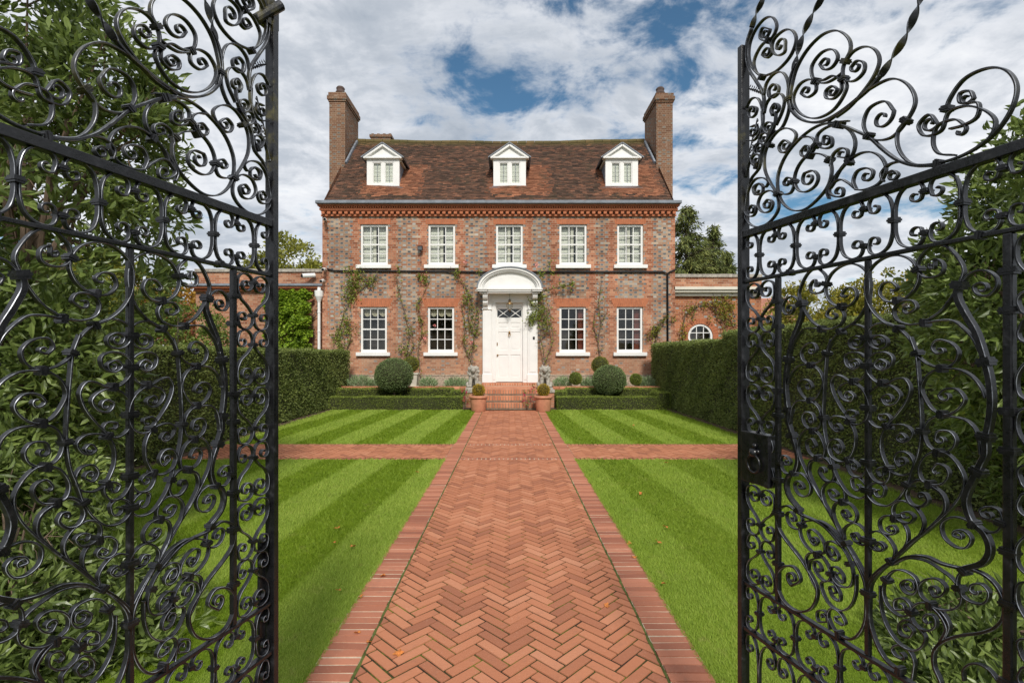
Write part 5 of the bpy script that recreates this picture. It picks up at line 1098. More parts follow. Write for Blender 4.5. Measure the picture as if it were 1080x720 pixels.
# pale bedding plants on the terrace
def clump(px, w, hpx, lab, mat='silver', y=16.75):
    x = X(px, y); hw = w/FPX*y/2; hh = hpx/FPX*y; n = int(650*w/20)
    a = rng.random(n)*2*PI; r = np.sqrt(rng.random(n)); bx = x + np.cos(a)*r*hw; by = y + np.sin(a)*r*.28
    P = np.stack([bx, by, .53 + hh*1.15*rng.random(n)*(1-.5*r*r)], 1); N = np.stack([np.cos(a)*r*.6, np.sin(a)*r*.6-.15, np.full(n,.9)], 1)
    o = cards('bedding_plant', P, N, .12, .022, M[mat], None, .35); tag(o, lab, 'plant', 'silvery plants along the foot of the house wall')
for px, w, hp, l in ((379,26,10,'pale silvery plant in the bed below the first ground floor window'), (396,14,8,'pale silvery plant just left of the large left ball tree'), (452,18,9,'pale silvery plant right of the stone planter'), (482,26,8,'pale silvery plant in the bed left of the left lion'),
                  (593,18,9,'pale silvery plant right of the right lion'), (620,14,8,'pale silvery plant between the dark ball and the large right ball tree'), (653,14,7,'pale silvery plant just right of the large right ball tree'), (682,18,9,'pale silvery plant by the tall right hedge')):
    clump(px, w, hp, l)
# ------------------------------------------------------------------ climbers on the walls
def climber(name, lab, stems, clusters, y, mat='rose', blooms=(), size=.078, fm='pinkpetal', dens=1.0):
    p0 = stems[0][0]; e = empty(name, (X(p0[0],y), y, 0), lab, 'climbing plant')
    b = MB()
    for s in stems:
        pts = []
        for i in range(len(s)-1):
            for k in range(5):
                t = k/5; pts.append((X(s[i][0]+(s[i+1][0]-s[i][0])*t + random.uniform(-.7,.7), y), y - .03 - random.uniform(0,.05), H(s[i][1]+(s[i+1][1]-s[i][1])*t + random.uniform(-.5,.5), y)))
        pts.append((X(s[-1][0], y), y-.05, H(s[-1][1], y)))
        b.tube(pts, list(np.linspace(.022, .008, len(pts))), 6)
        for q in pts[2::2]:
            for _ in range(2):
                d = Vector((random.uniform(-.3,.3), random.uniform(-.08,.0), random.uniform(-.05,.35))); b.tube([q, Vector(q)+d*.5+Vector((0,0,.03)), Vector(q)+d], .006, 4)
    b.build('stems', M['stem'], e)
    P = []
    for cx_, cy_, r, n in clusters:
        n = int(n*dens*1.7); sc = r/FPX*y
        P.append(np.stack([X(cx_,y)+rng.normal(0,sc*.55,n), y-.05-np.abs(rng.normal(0,.07,n)), H(cy_,y)+rng.normal(0,sc*.6,n)],1))
    for s in stems:
        for i in range(len(s)-1):
            n = int(18*dens); t = rng.random(n); P.append(np.stack([X(s[i][0]+(s[i+1][0]-s[i][0])*t+rng.normal(0,1.6,n), y), y-.05-rng.random(n)*.10, H(s[i][1]+(s[i+1][1]-s[i][1])*t+rng.normal(0,1.4,n), y)], 1))
    P = np.concatenate(P); N = rng.normal(0,.6,P.shape)+np.array([0,-.9,-.1])
    cards('leaves', P, N, size, size*.6, M[mat], e, .7)
    for bx, by in blooms:
        q = rng.normal(0,.03,(26,3)) + np.array([X(bx,y), y-.12, H(by,y)]); cards('bloom', q, rng.normal(0,1,(26,3))+np.array([0,-1,.3]), .045, .04, M[fm], e, .6)
    return e
cg = 'climbing_rose'; W0 = WZ - .01
climber(cg, 'climbing rose round the far left ground floor window', [[(359,402),(361,380),(357,352),(363,330),(372,312),(368,290)],[(361,380),(370,360),(368,340)],[(372,312),(388,300),(396,292)]],
        [(374,300,9,170),(370,312,7,90),(380,290,6,60),(392,297,6,50),(365,348,10,110),(356,356,6,50),(362,366,6,40),(368,284,4,20),(366,338,5,40)], W0)
climber(cg, 'thin climbing rose between the two left ground floor windows', [[(430,400),(428,380),(432,355),(428,330),(420,305),(418,290)],[(444,398),(441,370),(446,345),(441,320),(452,300)],[(428,380),(437,365),(434,345)]],
        [(448,294,4,50),(443,292,3,30),(441,322,3,14),(445,338,3,18),(426,368,6,40),(447,352,3,14),(421,285,3,14),(432,350,5,16)], W0, blooms=[(449,357),(459,343)])
climber(cg, 'climbing rose left of the front door', [[(500,402),(497,380),(500,355),(494,335),(498,312),(487,296),(478,288)],[(497,380),(489,362),(491,340),(486,320)],[(500,355),(505,340),(503,322)]],
        [(494,313,4,34),(492,319,4,26),(500,335,4,20),(496,344,5,30),(490,358,4,20),(503,350,4,20),(497,326,5,24),(506,286,2,12),(483,287,4,24),(500,365,4,16)], W0, blooms=[(491,277),(497,361)])
climber(cg, 'climbing rose with a long arm right of the front door', [[(571,402),(575,380),(570,355),(575,330),(571,308),(566,292)],[(575,380),(583,360),(581,335),(577,320)],[(571,308),(585,304),(597,301),(606,299)],[(570,355),(580,345),(576,330)]],
        [(566,304,5,110),(563,319,5,90),(560,337,5,100),(566,333,5,90),(572,327,5,60),(569,312,5,70),(603,300,4,40),(594,302,3,24),(575,342,6,60),(570,290,4,40),(583,288,4,20),(580,279,5,20)], W0-.15, blooms=[(565.5,279.5)])
climber(cg, 'bare brown climber between the two right ground floor windows', [[(632,380),(631,360),(634,340),(631,322),(634,300)],[(631,360),(626,345),(627,330)],[(634,340),(640,328)]], [(631,330,4,10),(634,318,3,8)], W0, dens=.4)
climber('wall_shrub', 'loose yellow green climber beside the black drainpipe', [[(690,372),(692,352),(699,338),(706,330)],[(692,352),(684,358)]], [(691,347,4,60),(686,352,4,34),(699,338,4,26),(709,336,3,16)], W0, 'yellowbox')
climber('wall_shrub', 'autumnal climber spread above the round window', [[(722,365),(719,350),(722,332),(735,322),(752,318),(768,320)],[(735,322),(728,340)],[(752,318),(757,335),(766,352),(772,360)],[(768,320),(775,335)],[(745,320),(765,335),(778,345)]],
        [(762,330,8,120),(756,320,6,60),(770,322,5,40),(726,326,5,40),(742,322,4,26),(768,340,6,50),(774,352,6,50),(720,348,5,30),(717,356,5,30),(766,315,6,30),(747,337,3,14)], WD-.02, 'beech', size=.075)
# ivy on the left wing
e = empty('ivy', (X(312,WD), WD, 0), 'thick green ivy covering the wall of the left wing', 'ivy')
n = 11000; px = 285+rng.random(n)*(47+5*np.sin(np.arange(n)*.0)); py = 306+rng.random(n)*66
ok = px < 331 + 4*np.sin(py*.45) + 3*np.sin(py*1.3+1); px, py = px[ok], py[ok]; ok = py > 309 + 2.5*np.sin(px*.6) + 2*np.sin(px*1.7) - 3; px, py = px[ok], py[ok]; n = len(px)
keep = ~((((px-306)/12)**2+((py-352)/16)**2 < 1) & (rng.random(n) < .72)); px, py = px[keep], py[keep]; n = len(px)
bc = rng.random((26,2))*np.array([48,66])+np.array([285,306]); br = 3+5*rng.random(26)
bump = np.max(np.exp(-((px[:,None]-bc[None,:,0])**2+(py[:,None]-bc[None,:,1])**2)/br[None]**2), axis=1)
P = np.stack([(px-CX)/FPX*WD, WD-.05-rng.random(n)*.20-.32*bump, EYE-(py-HY)/FPX*WD],1)
cards('leaves', P, np.tile([0.,-.7,-.5],(n,1)), .10, .085, M['ivy'], e, .55)
b = MB()
for k in range(70):
    x = X(random.uniform(288,332),WD); z = random.uniform(.6,3.2); pts = [(x,WD-.05,z-.5)]
    for _ in range(6): x += random.uniform(-.16,.16); z += .12; pts.append((x, WD-.06-random.random()*.08, z-.4))
    b.tube(pts, .012, 5)
b.build('stems', M['stem'], e)

# ------------------------------------------------------------------ trees
def in_ellipsoids(E_, n):
    """random points in the outer half of a union of ellipsoids"""
    vol = np.array([a[3]*a[4]*a[5] for a in E_])**.8; k = rng.choice(len(E_), n, p=vol/vol.sum())
    v = rng.normal(0,1,(n,3)); v /= np.linalg.norm(v,axis=1,keepdims=True); r = rng.random(n)**(1/3)*.55+.45
    A = np.array(E_)[k]; return A[:,:3] + v*r[:,None]*A[:,3:], v
def tree(name, lab, x, y, h, trunk_h, E_, mat, leafL, leafW, nclump, per, clump_r, trunk_r=.2, group=None, cat='tree', bark='bark', spread=.8, five=False, limbs=9, droop=0.):
    e = empty(name, (x,y,0), lab, cat, group)
    C, v = in_ellipsoids(E_, nclump); C = C + np.array([x,y,0])
    n = nclump*per; idx = np.repeat(np.arange(nclump), per)
    cr = clump_r*(.6+.8*rng.random(nclump)); d = rng.normal(0,1,(n,3)); d /= np.linalg.norm(d,axis=1,keepdims=True)
    P = C[idx] + d*(rng.random(n)**.5*cr[idx])[:,None]*np.array([1,1,.7]); N = d + v[idx]*.6 + np.array([0,0,.15-droop])
    P[:,2] = np.maximum(P[:,2], .03)
    cards('crown', P, N, leafL, leafW, M[mat], e, spread, five=five)
    b = MB(); top = Vector((x, y, trunk_h))
    b.tube([(x,y,-.05),(x+.03,y,trunk_h*.4),(x,y,trunk_h),(x+.1,y,h*.8)], [trunk_r*1.25,trunk_r,trunk_r*.8,trunk_r*.15], 8)
    for k in range(limbs):
        c = Vector(C[random.randrange(nclump)]); s = Vector((x, y, random.uniform(trunk_h*.6, max(trunk_h, min(c.z, h*.7)))))
        m = (s+c)/2 + Vector((random.uniform(-.1,.1), random.uniform(-.1,.1), .12*(c-s).length))
        b.tube([s, m, c], [trunk_r*.4, trunk_r*.25, trunk_r*.08], 6)
        for _ in range(3):
            q = m.lerp(c, random.random()); t = q + Vector([random.uniform(-1,1)*clump_r*2 for _ in range(3)]); b.tube([q, (q+t)/2+Vector((0,0,.05)), t], [trunk_r*.12, trunk_r*.08, trunk_r*.03], 5)
    b.build('trunk', M[bark], e)
    return e
# big glossy evergreens just behind the gates
tree('evergreen_shrub', 'big glossy leaved evergreen tree close behind the left gate', -3.85, 3.95, 4.6, 1.0,
     [(0,0,2.9,.98,1.1,2.1), (-.5,-.2,1.6,.9,1.0,1.5), (.35,.3,3.6,.55,.6,.8), (-.9,.0,3.9,.7,.8,1.0), (.15,-.2,1.4,.75,.8,.9)], 'laurel', .098, .031, 720, 48, .19, .06, spread=.5, five=True, limbs=40, bark='stem')
tree('evergreen_shrub', 'glossy leaved evergreen tree close behind the right gate', 4.45, 4.05, 3.9, .9,
     [(.05,0,2.1,.92,1.0,1.5), (.3,0,2.9,.75,.8,.95), (-.3,.1,2.0,.6,.7,.8), (.7,-.3,3.1,.6,.7,.7), (.35,.3,1.0,.75,.7,.75)], 'laurel', .098, .031, 560, 44, .19, .06, spread=.5, five=True, limbs=34, bark='stem')
tree('evergreen_shrub', 'low dark spreading shrub at the foot of the left gate', -2.75, 2.75, .9, .15,
     [(0,0,.15,.80,.70,.42), (-.6,.3,.5,.8,.7,.70), (.35,.0,.04,.65,.45,.24)], 'laurel', .095, .028, 330, 40, .13, .02, spread=.5, five=True, limbs=24, bark='stem', cat='shrub')
tree('evergreen_shrub', 'low dark spreading shrub at the foot of the right gate', 2.75, 2.65, .6, .1,
     [(0,0,.02,.75,.5,.22), (.7,.0,.03,.7,.45,.27), (-.3,-.4,.02,.5,.4,.18)], 'laurel', .085, .026, 270, 38, .12, .02, spread=.5, five=True, limbs=20, bark='stem', cat='shrub')
# beyond the hedges, left
gl = 'trees beyond the left hedge'
tree('garden_tree', 'loose olive green tree beside the left corner of the house', X(308,27), 27, 8.2, 2.5, [(0,0,5.6,1.6,1.8,2.6), (-1.5,0,4.6,1.6,1.6,2.3), (1.1,.4,5.0,1.3,1.4,1.7), (.2,0,3.2,2.2,2,1.6)], 'ash', .20, .10, 520, 40, .42, .2, gl)
tree('garden_tree', 'orange autumn tree seen through the left gate', X(190,30), 30, 7, 2, [(0,0,4.0,2.9,2.2,1.7), (1.8,0,3.6,1.8,1.8,1.5), (-2.2,0,4.3,1.6,1.6,1.5)], 'autumn', .22, .13, 360, 34, .45, .2, gl)
tree('garden_tree', 'russet bush seen low through the left gate', X(168,24), 24, 4, 1.0, [(0,0,2.7,1.8,1.6,1.5)], 'russet', .16, .1, 150, 34, .35, .12, gl)
tree('garden_tree', 'bright green tree just above the left hedge near the gate post', X(262,21), 21, 4.6, 1.4, [(0,0,3.4,1.2,1.3,1.35), (.2,0,2.6,1.5,1.3,1.2)], 'green', .15, .08, 240, 34, .32, .12, gl)
tree('garden_tree', 'rounded dark green bush over the middle of the left hedge', X(185,15), 15, 3.6, .8, [(0,0,2.0,1.6,1.2,1.35), (-1.2,.3,1.9,1.3,1.2,1.1)], 'green', .085, .05, 420, 40, .22, .1, gl)
tree('garden_tree', 'yellow green tree at the far left behind the evergreen', X(90,16), 16, 5, 1.5, [(0,0,3.2,2.2,1.8,1.7)], 'yellowbox', .16, .1, 260, 34, .35, .15, gl)
# beyond the hedges, right
gr_ = 'trees beyond the right hedge'
def conifer(x, y, h, r, lab, z0=.8, mat='conifer', group=gr_):
    e = empty('conifer', (x,y,0), lab, 'tree', group); P, N = [], []
    b = MB(); b.tube([(x,y,0),(x,y,h*.97)], [.22,.02], 8)
    k = 0; z = z0
    while z < h*.98:
        f = 1-(z/h); rr = r*min(1, f**.75*1.05)*random.uniform(.75,1.15); m = max(4, int(9*f+3))
        for i in range(m):
            a = random.uniform(0, 2*PI); L = rr*random.uniform(.7,1.1); tip = Vector((x+math.cos(a)*L, y+math.sin(a)*L, z+L*.25)); s = Vector((x,y,z))
            b.tube([s, s.lerp(tip,.6)+Vector((0,0,.05)), tip], [.03,.02,.008], 4)
            q = int(130*L/r)+30; t = rng.random(q)**.7
            p = np.array(s)[None]*(1-t[:,None]) + np.array(tip)[None]*t[:,None]; p += rng.normal(0,.10,(q,3))*np.array([1,1,.6]); p[:,2] -= rng.random(q)*.28*t
            P.append(p); N.append(np.tile([math.cos(a)*.5, math.sin(a)*.5, -.55], (q,1)))
        z += h/46
    P, N = np.concatenate(P), np.concatenate(N); cards('crown', P, N, .24, .055, M[mat], e, .45); b.build('trunk', M['bark'], e)
conifer(X(724,25), 25, H(212,25), 2.6, 'tall dark conifer rising just behind the right corner of the house', 2.5)
conifer(X(752,26), 26, H(240,26)+.2, 2.1, 'shorter dark conifer further right over the low wing', 2.2)
conifer(X(766,27), 27, H(262,27), 1.5, 'smallest dark conifer at the right end of the conifer group', 2.0)
tree('garden_tree', 'conical yellow green tree seen through the right gate beside the stile', X(838,17), 17, 4.3, 1, [(0,0,1.8,1.35,1.3,1.2), (0,0,2.7,1.0,1.0,1.1), (0,0,3.35,.55,.55,.65)], 'beech', .09, .055, 420, 40, .20, .12, gr_)
tree('garden_tree', 'broad autumn tinted tree seen through the middle of the right gate', X(945,14), 14, 4.5, 1.2, [(0,0,2.6,1.9,1.5,1.35), (-1.3,0,2.3,1.0,1.2,1.1), (1.5,0,2.8,1.3,1.3,1.2)], 'beech', .09, .06, 560, 42, .22, .14, gr_)
tree('garden_tree', 'darker green tree behind the right evergreen', X(1060,12), 12, 4.5, 1.2, [(0,0,2.4,1.9,1.5,1.3)], 'green', .09, .05, 360, 40, .24, .14, gr_)
tree('garden_tree', 'low green bush over the hedge next to the right gate stile', X(905,19), 19, 3.2, 1.0, [(0,0,1.9,2.3,1.2,1.2), (-2.6,0,1.8,1.5,1.2,1.1)], 'beech', .10, .06, 380, 40, .24, .14, gr_)

# ------------------------------------------------------------------ small fittings on the house
def camera_box(px, py, y, lab, dx=.1, white=True, big=1.0):
    x, z = X(px,y), H(py,y); e = empty('security_camera', (x,y,z), lab, 'camera')
    b = MB(); b.tube([(x,y,z),(x,y-.08,z)], .045*big, 12); b.tube([(x,y-.08,z),(x,y-.13,z-.02)], .02, 8); b.build('bracket', M['white'], e)
    b = MB(); b.tube([(x-dx*.2,y-.10,z+.01),(x+dx,y-.36,z-.05)], .055*big, 12); b.build('housing', M['white'], e)
    b = MB(); b.tube([(x+dx,y-.362,z-.05),(x+dx*1.05,y-.38,z-.055)], .045*big, 12); b.build('lens', M['black'], e)
camera_box(344, 232.5, WZ, 'small white security camera at the top left corner of the house', .08)
camera_box(343.5, 284.5, WZ, 'white security camera at the left end of the black pipe', .03)
camera_box(342, 296.5, WZ, 'white security camera lowest on the left house corner', .02)
camera_box(331.5, 291, WD-.02, 'cream security camera on the left wing pointing left', -.28, big=1.4)
x, z = X(444,WZ), H(262.5,WZ); e = empty('floodlight', (x,WZ,z), 'black floodlight on the wall between the upper left windows', 'lamp')
b = MB(); b.obox((x, WZ-.16, z), (.085,0,0), (0,.05,.02), (0,-.025,.07)); b.build('housing', M['black'], e, bevel=.01)
b = MB(); b.obox((x, WZ-.215, z-.02), (.065,0,0), (0,.003,.001), (0,-.02,.05)); b.build('lens', M['lead'], e)
b = MB(); b.tube([(x,WZ,z-.09),(x,WZ-.10,z-.09),(x,WZ-.14,z-.03)], .014, 8); b.tube([(x,WZ-.02,z-.1),(x,WZ-.02,z-.6)], .010, 6); b.build('bracket', M['black'], e)
# lantern in the hood
ly = HD+.28; lx = X(537.6,ly); lz = H(323,ly)
e = empty('hanging_lantern', (lx,ly,lz), 'round glass lantern hanging on a chain under the door hood', 'lamp')
b = MB(); b.tube([(lx,ly,hb0-.16),(lx,ly,lz+.22)], .006, 6); b.lathe([(.0,.0),(.05,.0),(.02,.05),(.0,.06)], (lx,ly,lz+.20), 12); b.build('chain', M['black'], e)
b = MB(); b.lathe([(.02,.16),(.035,.15),(.05,.20),(.02,.22)], (lx,ly,lz), 14)
b.lathe([(.107,.07),(.112,.085),(.107,.10)], (lx,ly,lz), 18); b.lathe([(.0,-.16),(.02,-.145),(.0,-.12)], (lx,ly,lz), 10)
for k in range(6):
    a = PI*2*k/6; b.tube([(lx+math.cos(a)*r, ly+math.sin(a)*r, lz+h) for r, h in ((.035,.15),(.11,.08),(.10,-.03),(.02,-.14))], .006, 5)
b.build('frame', M['brass'], e)
b = MB(); b.lathe([(.035,.15),(.075,.12),(.104,.07),(.100,-.02),(.06,-.10),(.015,-.135)], (lx,ly,lz), 18); b.build('glass', M['glass'], e, smooth=True)
b = MB(); x, z = X(563,SY), H(356.5,SY); b.box(x-.035,x+.035,SY-.03,SY-.001,z-.05,z+.05); b.ball((x,SY-.032,z),.018,8,6)
tag(b.build('doorbell', M['black'], None), 'black doorbell box on the right side of the white door frame', 'doorbell')
# fallen leaves
random.seed(21)
proto = None
spots = [(352,576),(372,580),(357,627),(380,630),(404,608),(676,523),(702,559),(694,575),(669,588),(668,450),(703,490),(440,500),(640,640),(377,668),(389,678),(664,574),(420,690),(356,560),(700,620),(455,574)]
for px, py in spots:
    d = FPX*EYE/(py-HY); x, y = X(px,d), d; s = random.uniform(.4,.75)
    on = abs(x) > PW
    if proto is None:
        b = MB(); out = []
        for k in range(22):
            a = 2*PI*k/22; r = .026*(1+.28*math.cos(5*a)+.12*random.random()); out.append((r*math.cos(a)*1.3, r*math.sin(a), .010*math.sin(a*2+.4)+.006))
        b.add([(0,0,.0)]+out, [(0,1+k,1+(k+1)%22) for k in range(22)]); b.tube([(.03,0,.006),(.05,.008,.012)], .0015, 4)
        proto = b.build('fallen_leaf', M['dryleaf'], None); o = proto
    else: o = proto.copy(); COLL.objects.link(o)
    o.location = (x, y, .034 if on else .008); o.rotation_euler = (random.uniform(-.4,.4), random.uniform(-.4,.4), random.uniform(0,6.28)); o.scale = (s,)*3
    tag(o, 'small curled orange leaf fallen on the lawn' if on else 'small curled orange leaf fallen on the brick path', 'leaf', 'fallen leaves on the lawn' if on else 'fallen leaves on the path')
# ------------------------------------------------------------------ wrought iron gates
def mat_iron():
    m = Mat('painted_iron', .42, .5); p = m.pos(); x, y, z = m.sep(p)
    f = m.noise(p, 26, 4, .7); g = m.noise(p, 120, 3, .6); big = m.noise(p, 3, 3)
    c = m.ramp(f, [(.35,(.006,.006,.007)), (.58,(.012,.012,.014)), (.78,(.050,.050,.056))])
    alg = m.noise(p, 7, 4, .7).step(.50, .68) * z.step(2.05, 2.5)
    c = m.mix(alg*.8, c, (.11,.095,.025))
    m.set('Base Color', c); m.set('Roughness', f*.4 + .10); m.bump(g*.6 + f*.5, .35, .003)
    return m.m
IRON = mat_iron()
_w = Mat('rubbed_edge_highlight', .36, .5); _n = _w.noise(_w.pos(), 14, 5, .7)  # strip chamfers: rubbed edges, with silvery highlights painted into the colour
_w.set('Base Color', _w.ramp(_n, [(.36,(.014,.014,.016)), (.48,(.09,.095,.11)), (.62,(.36,.38,.42))])); _w.set('Metallic', .4); WORN_GLINT = _w.m
def catmull(P, step=.006):
    P = [np.array(p, float) for p in P]
    if len(P) < 3: 
        n = max(2, int(np.linalg.norm(P[1]-P[0])/step)); return [P[0]+(P[1]-P[0])*k/n for k in range(n+1)]
    Q = [2*P[0]-P[1]] + P + [2*P[-1]-P[-2]]; out = []
    for i in range(1, len(Q)-2):
        a, b, c, d = Q[i-1:i+3]; t0 = 0; t1 = t0+max(np.linalg.norm(b-a),1e-5)**.5; t2 = t1+max(np.linalg.norm(c-b),1e-5)**.5; t3 = t2+max(np.linalg.norm(d-c),1e-5)**.5
        n = max(3, int(np.linalg.norm(c-b)/step))
        for k in range(n):
            t = t1+(t2-t1)*k/n
            A1 = (t1-t)/(t1-t0)*a+(t-t0)/(t1-t0)*b; A2 = (t2-t)/(t2-t1)*b+(t-t1)/(t2-t1)*c; A3 = (t3-t)/(t3-t2)*c+(t-t2)/(t3-t2)*d
            B1 = (t2-t)/(t2-t0)*A1+(t-t0)/(t2-t0)*A2; B2 = (t3-t)/(t3-t1)*A2+(t-t1)/(t3-t1)*A3
            out.append((t2-t)/(t2-t1)*B1+(t-t1)/(t2-t1)*B2)
    out.append(P[-1]); return out
def spiral(p, q, c, step=.004):
    """from p (arriving from q) wind inwards about c"""
    p, q, c = map(np.array, (p, q, c)); r0 = np.linalg.norm(p-c); v = p-c; t = p-q
    sg = 1 if v[0]*t[1]-v[1]*t[0] > 0 else -1
    a0 = math.atan2(v[1], v[0]); r1 = max(.0045, .20*r0); turns = 1.05 if r0 > .022 else (.75 if r0 > .013 else .5)
    out = []; n = max(8, int(turns*2*PI*(r0+r1)/2/step))
    for k in range(1, n+1):
        u = k/n; r = r0+(r1-r0)*u**.85; a = a0+sg*turns*2*PI*u; out.append(c+np.array([r*math.cos(a), r*math.sin(a)]))
    return out
def full_path(c0, pts, c1):
    pts = [np.array(p, float) for p in pts]
    mid = catmull(pts)
    out = mid
    if c0 is not None: out = spiral(pts[0], mid[min(3,len(mid)-1)], np.array(c0))[::-1] + out
    if c1 is not None: out = out + spiral(pts[-1], mid[-min(4,len(mid))], np.array(c1))
    return out
LW = 1.031                                         # width of a leaf
def elements():
    """all scrolls of one leaf, in metres from its free edge and above the ground"""
    E_ = []
    SYM = .5155
    for cls, c0, pts, c1, m in GATE_STRIPS:
        E_.append((cls, full_path(c0, pts, c1)))
        if m:
            f = lambda p: None if p is None else (2*SYM-p[0], p[1])
            E_.append((cls, full_path(f(c0), [f(p) for p in pts], f(c1))))
    def cpiece(s, h, sg, hw, hh, tall=False):      # one C scroll, back at s, curling towards sg
        r = .25*hw
        for v in (1, -1):
            pts = [(.05,0),(.07,.45),(.22,.80),(.52,.965),(.84,.92),(.955,.70),(.88,.44)] if not tall else [(.05,0),(.07,.62),(.22,.86),(.52,.98),(.84,.95),(.97,.82),(.90,.69)]
            c = (.70,.56) if not tall else (.70,.76)
            P = [(s+sg*a*hw, h+v*b_*hh) for a, b_ in pts]
            if v == 1: up = P
            else: dn = P
        E_.append((0, full_path((s+sg*c[0]*hw, h+c[1]*hh), up[::-1]+dn[1:], (s+sg*c[0]*hw, h-c[1]*hh))))
    col = []
    for h, hh in ((2.003, .088), (.6565, .084)):
        for k in range(6):
            s = .0845+.169*k
            cpiece(s, h, 1, .082, hh); cpiece(s, h, -1, .078 if k else .066, hh)
            col.append((s, h, 'v')); 
            if k < 5: col += [(s+.0845, h+hh*.62, 's'), (s+.0845, h-hh*.62, 's')]
    for k in range(6):
        s = .0845+.169*k; cpiece(s, .335, 1, .082, .225, True); cpiece(s, .335, -1, .078 if k else .066, .225, True); col.append((s, .335, 'v'))
        cx_ = s+.0845
        if k < 5:
            for g in (1, -1): E_.append((0, full_path((s+.0845+g*.022, .335), [(s+.0845+g*.042, .34), (s+.0845+g*.02, .375), (s+.0845, .335), (s+.0845-g*0, .30), (s+.0845+g*.01,.24), (s+.0845, .12)], None)))
    def narrow(s0, s1):
        w = s1-s0
        top, bot = 1.905, .750; per = (top-bot)/3
        for k in range(3):
            for su in (1, -1):
                for sv in (1, -1):
                    cy = top-per*(k+.5); q = per/2
                    def T(u, v): return ((s0+s1)/2 + su*(u-.5)*w, cy + sv*(1-v)*q)
                    pts = [(.46,.23),(.44,.09),(.26,.025),(.07,.09),(.035,.30),(.13,.46),(.34,.60),(.465,.73),(.47,.88),(.33,.985),(.12,.96),(.05,.84)]
                    E_.append((0, full_path(T(.28,.21), [T(*p) for p in pts], T(.19,.79))))
            for v in (.16, .74): col.append(((s0+s1)/2, top-per*(k+.5)+(1-v)*per/2, 's')); col.append(((s0+s1)/2, top-per*(k+.5)-(1-v)*per/2, 's'))
    narrow(.016, .166); narrow(.865, 1.015)
    for a, b_, m in GATE_COLLARS:
        if m == 2: col.append((a, b_, 'b'))
        else:
            col.append((a, b_, 't'))
            if m: col.append((2*SYM-a, b_, 't'))
    for s in (.176, .855):
        for h in (1.82, 1.73, 1.50, 1.41, 1.18, 1.06, .88): col.append((s, h, 'b'))
    return E_, col
ELS, COLS = elements()
TWIST = [(cls, p) for cls, p in ELS if cls == 3]
ELS = [e for e in ELS if e[0] != 3]
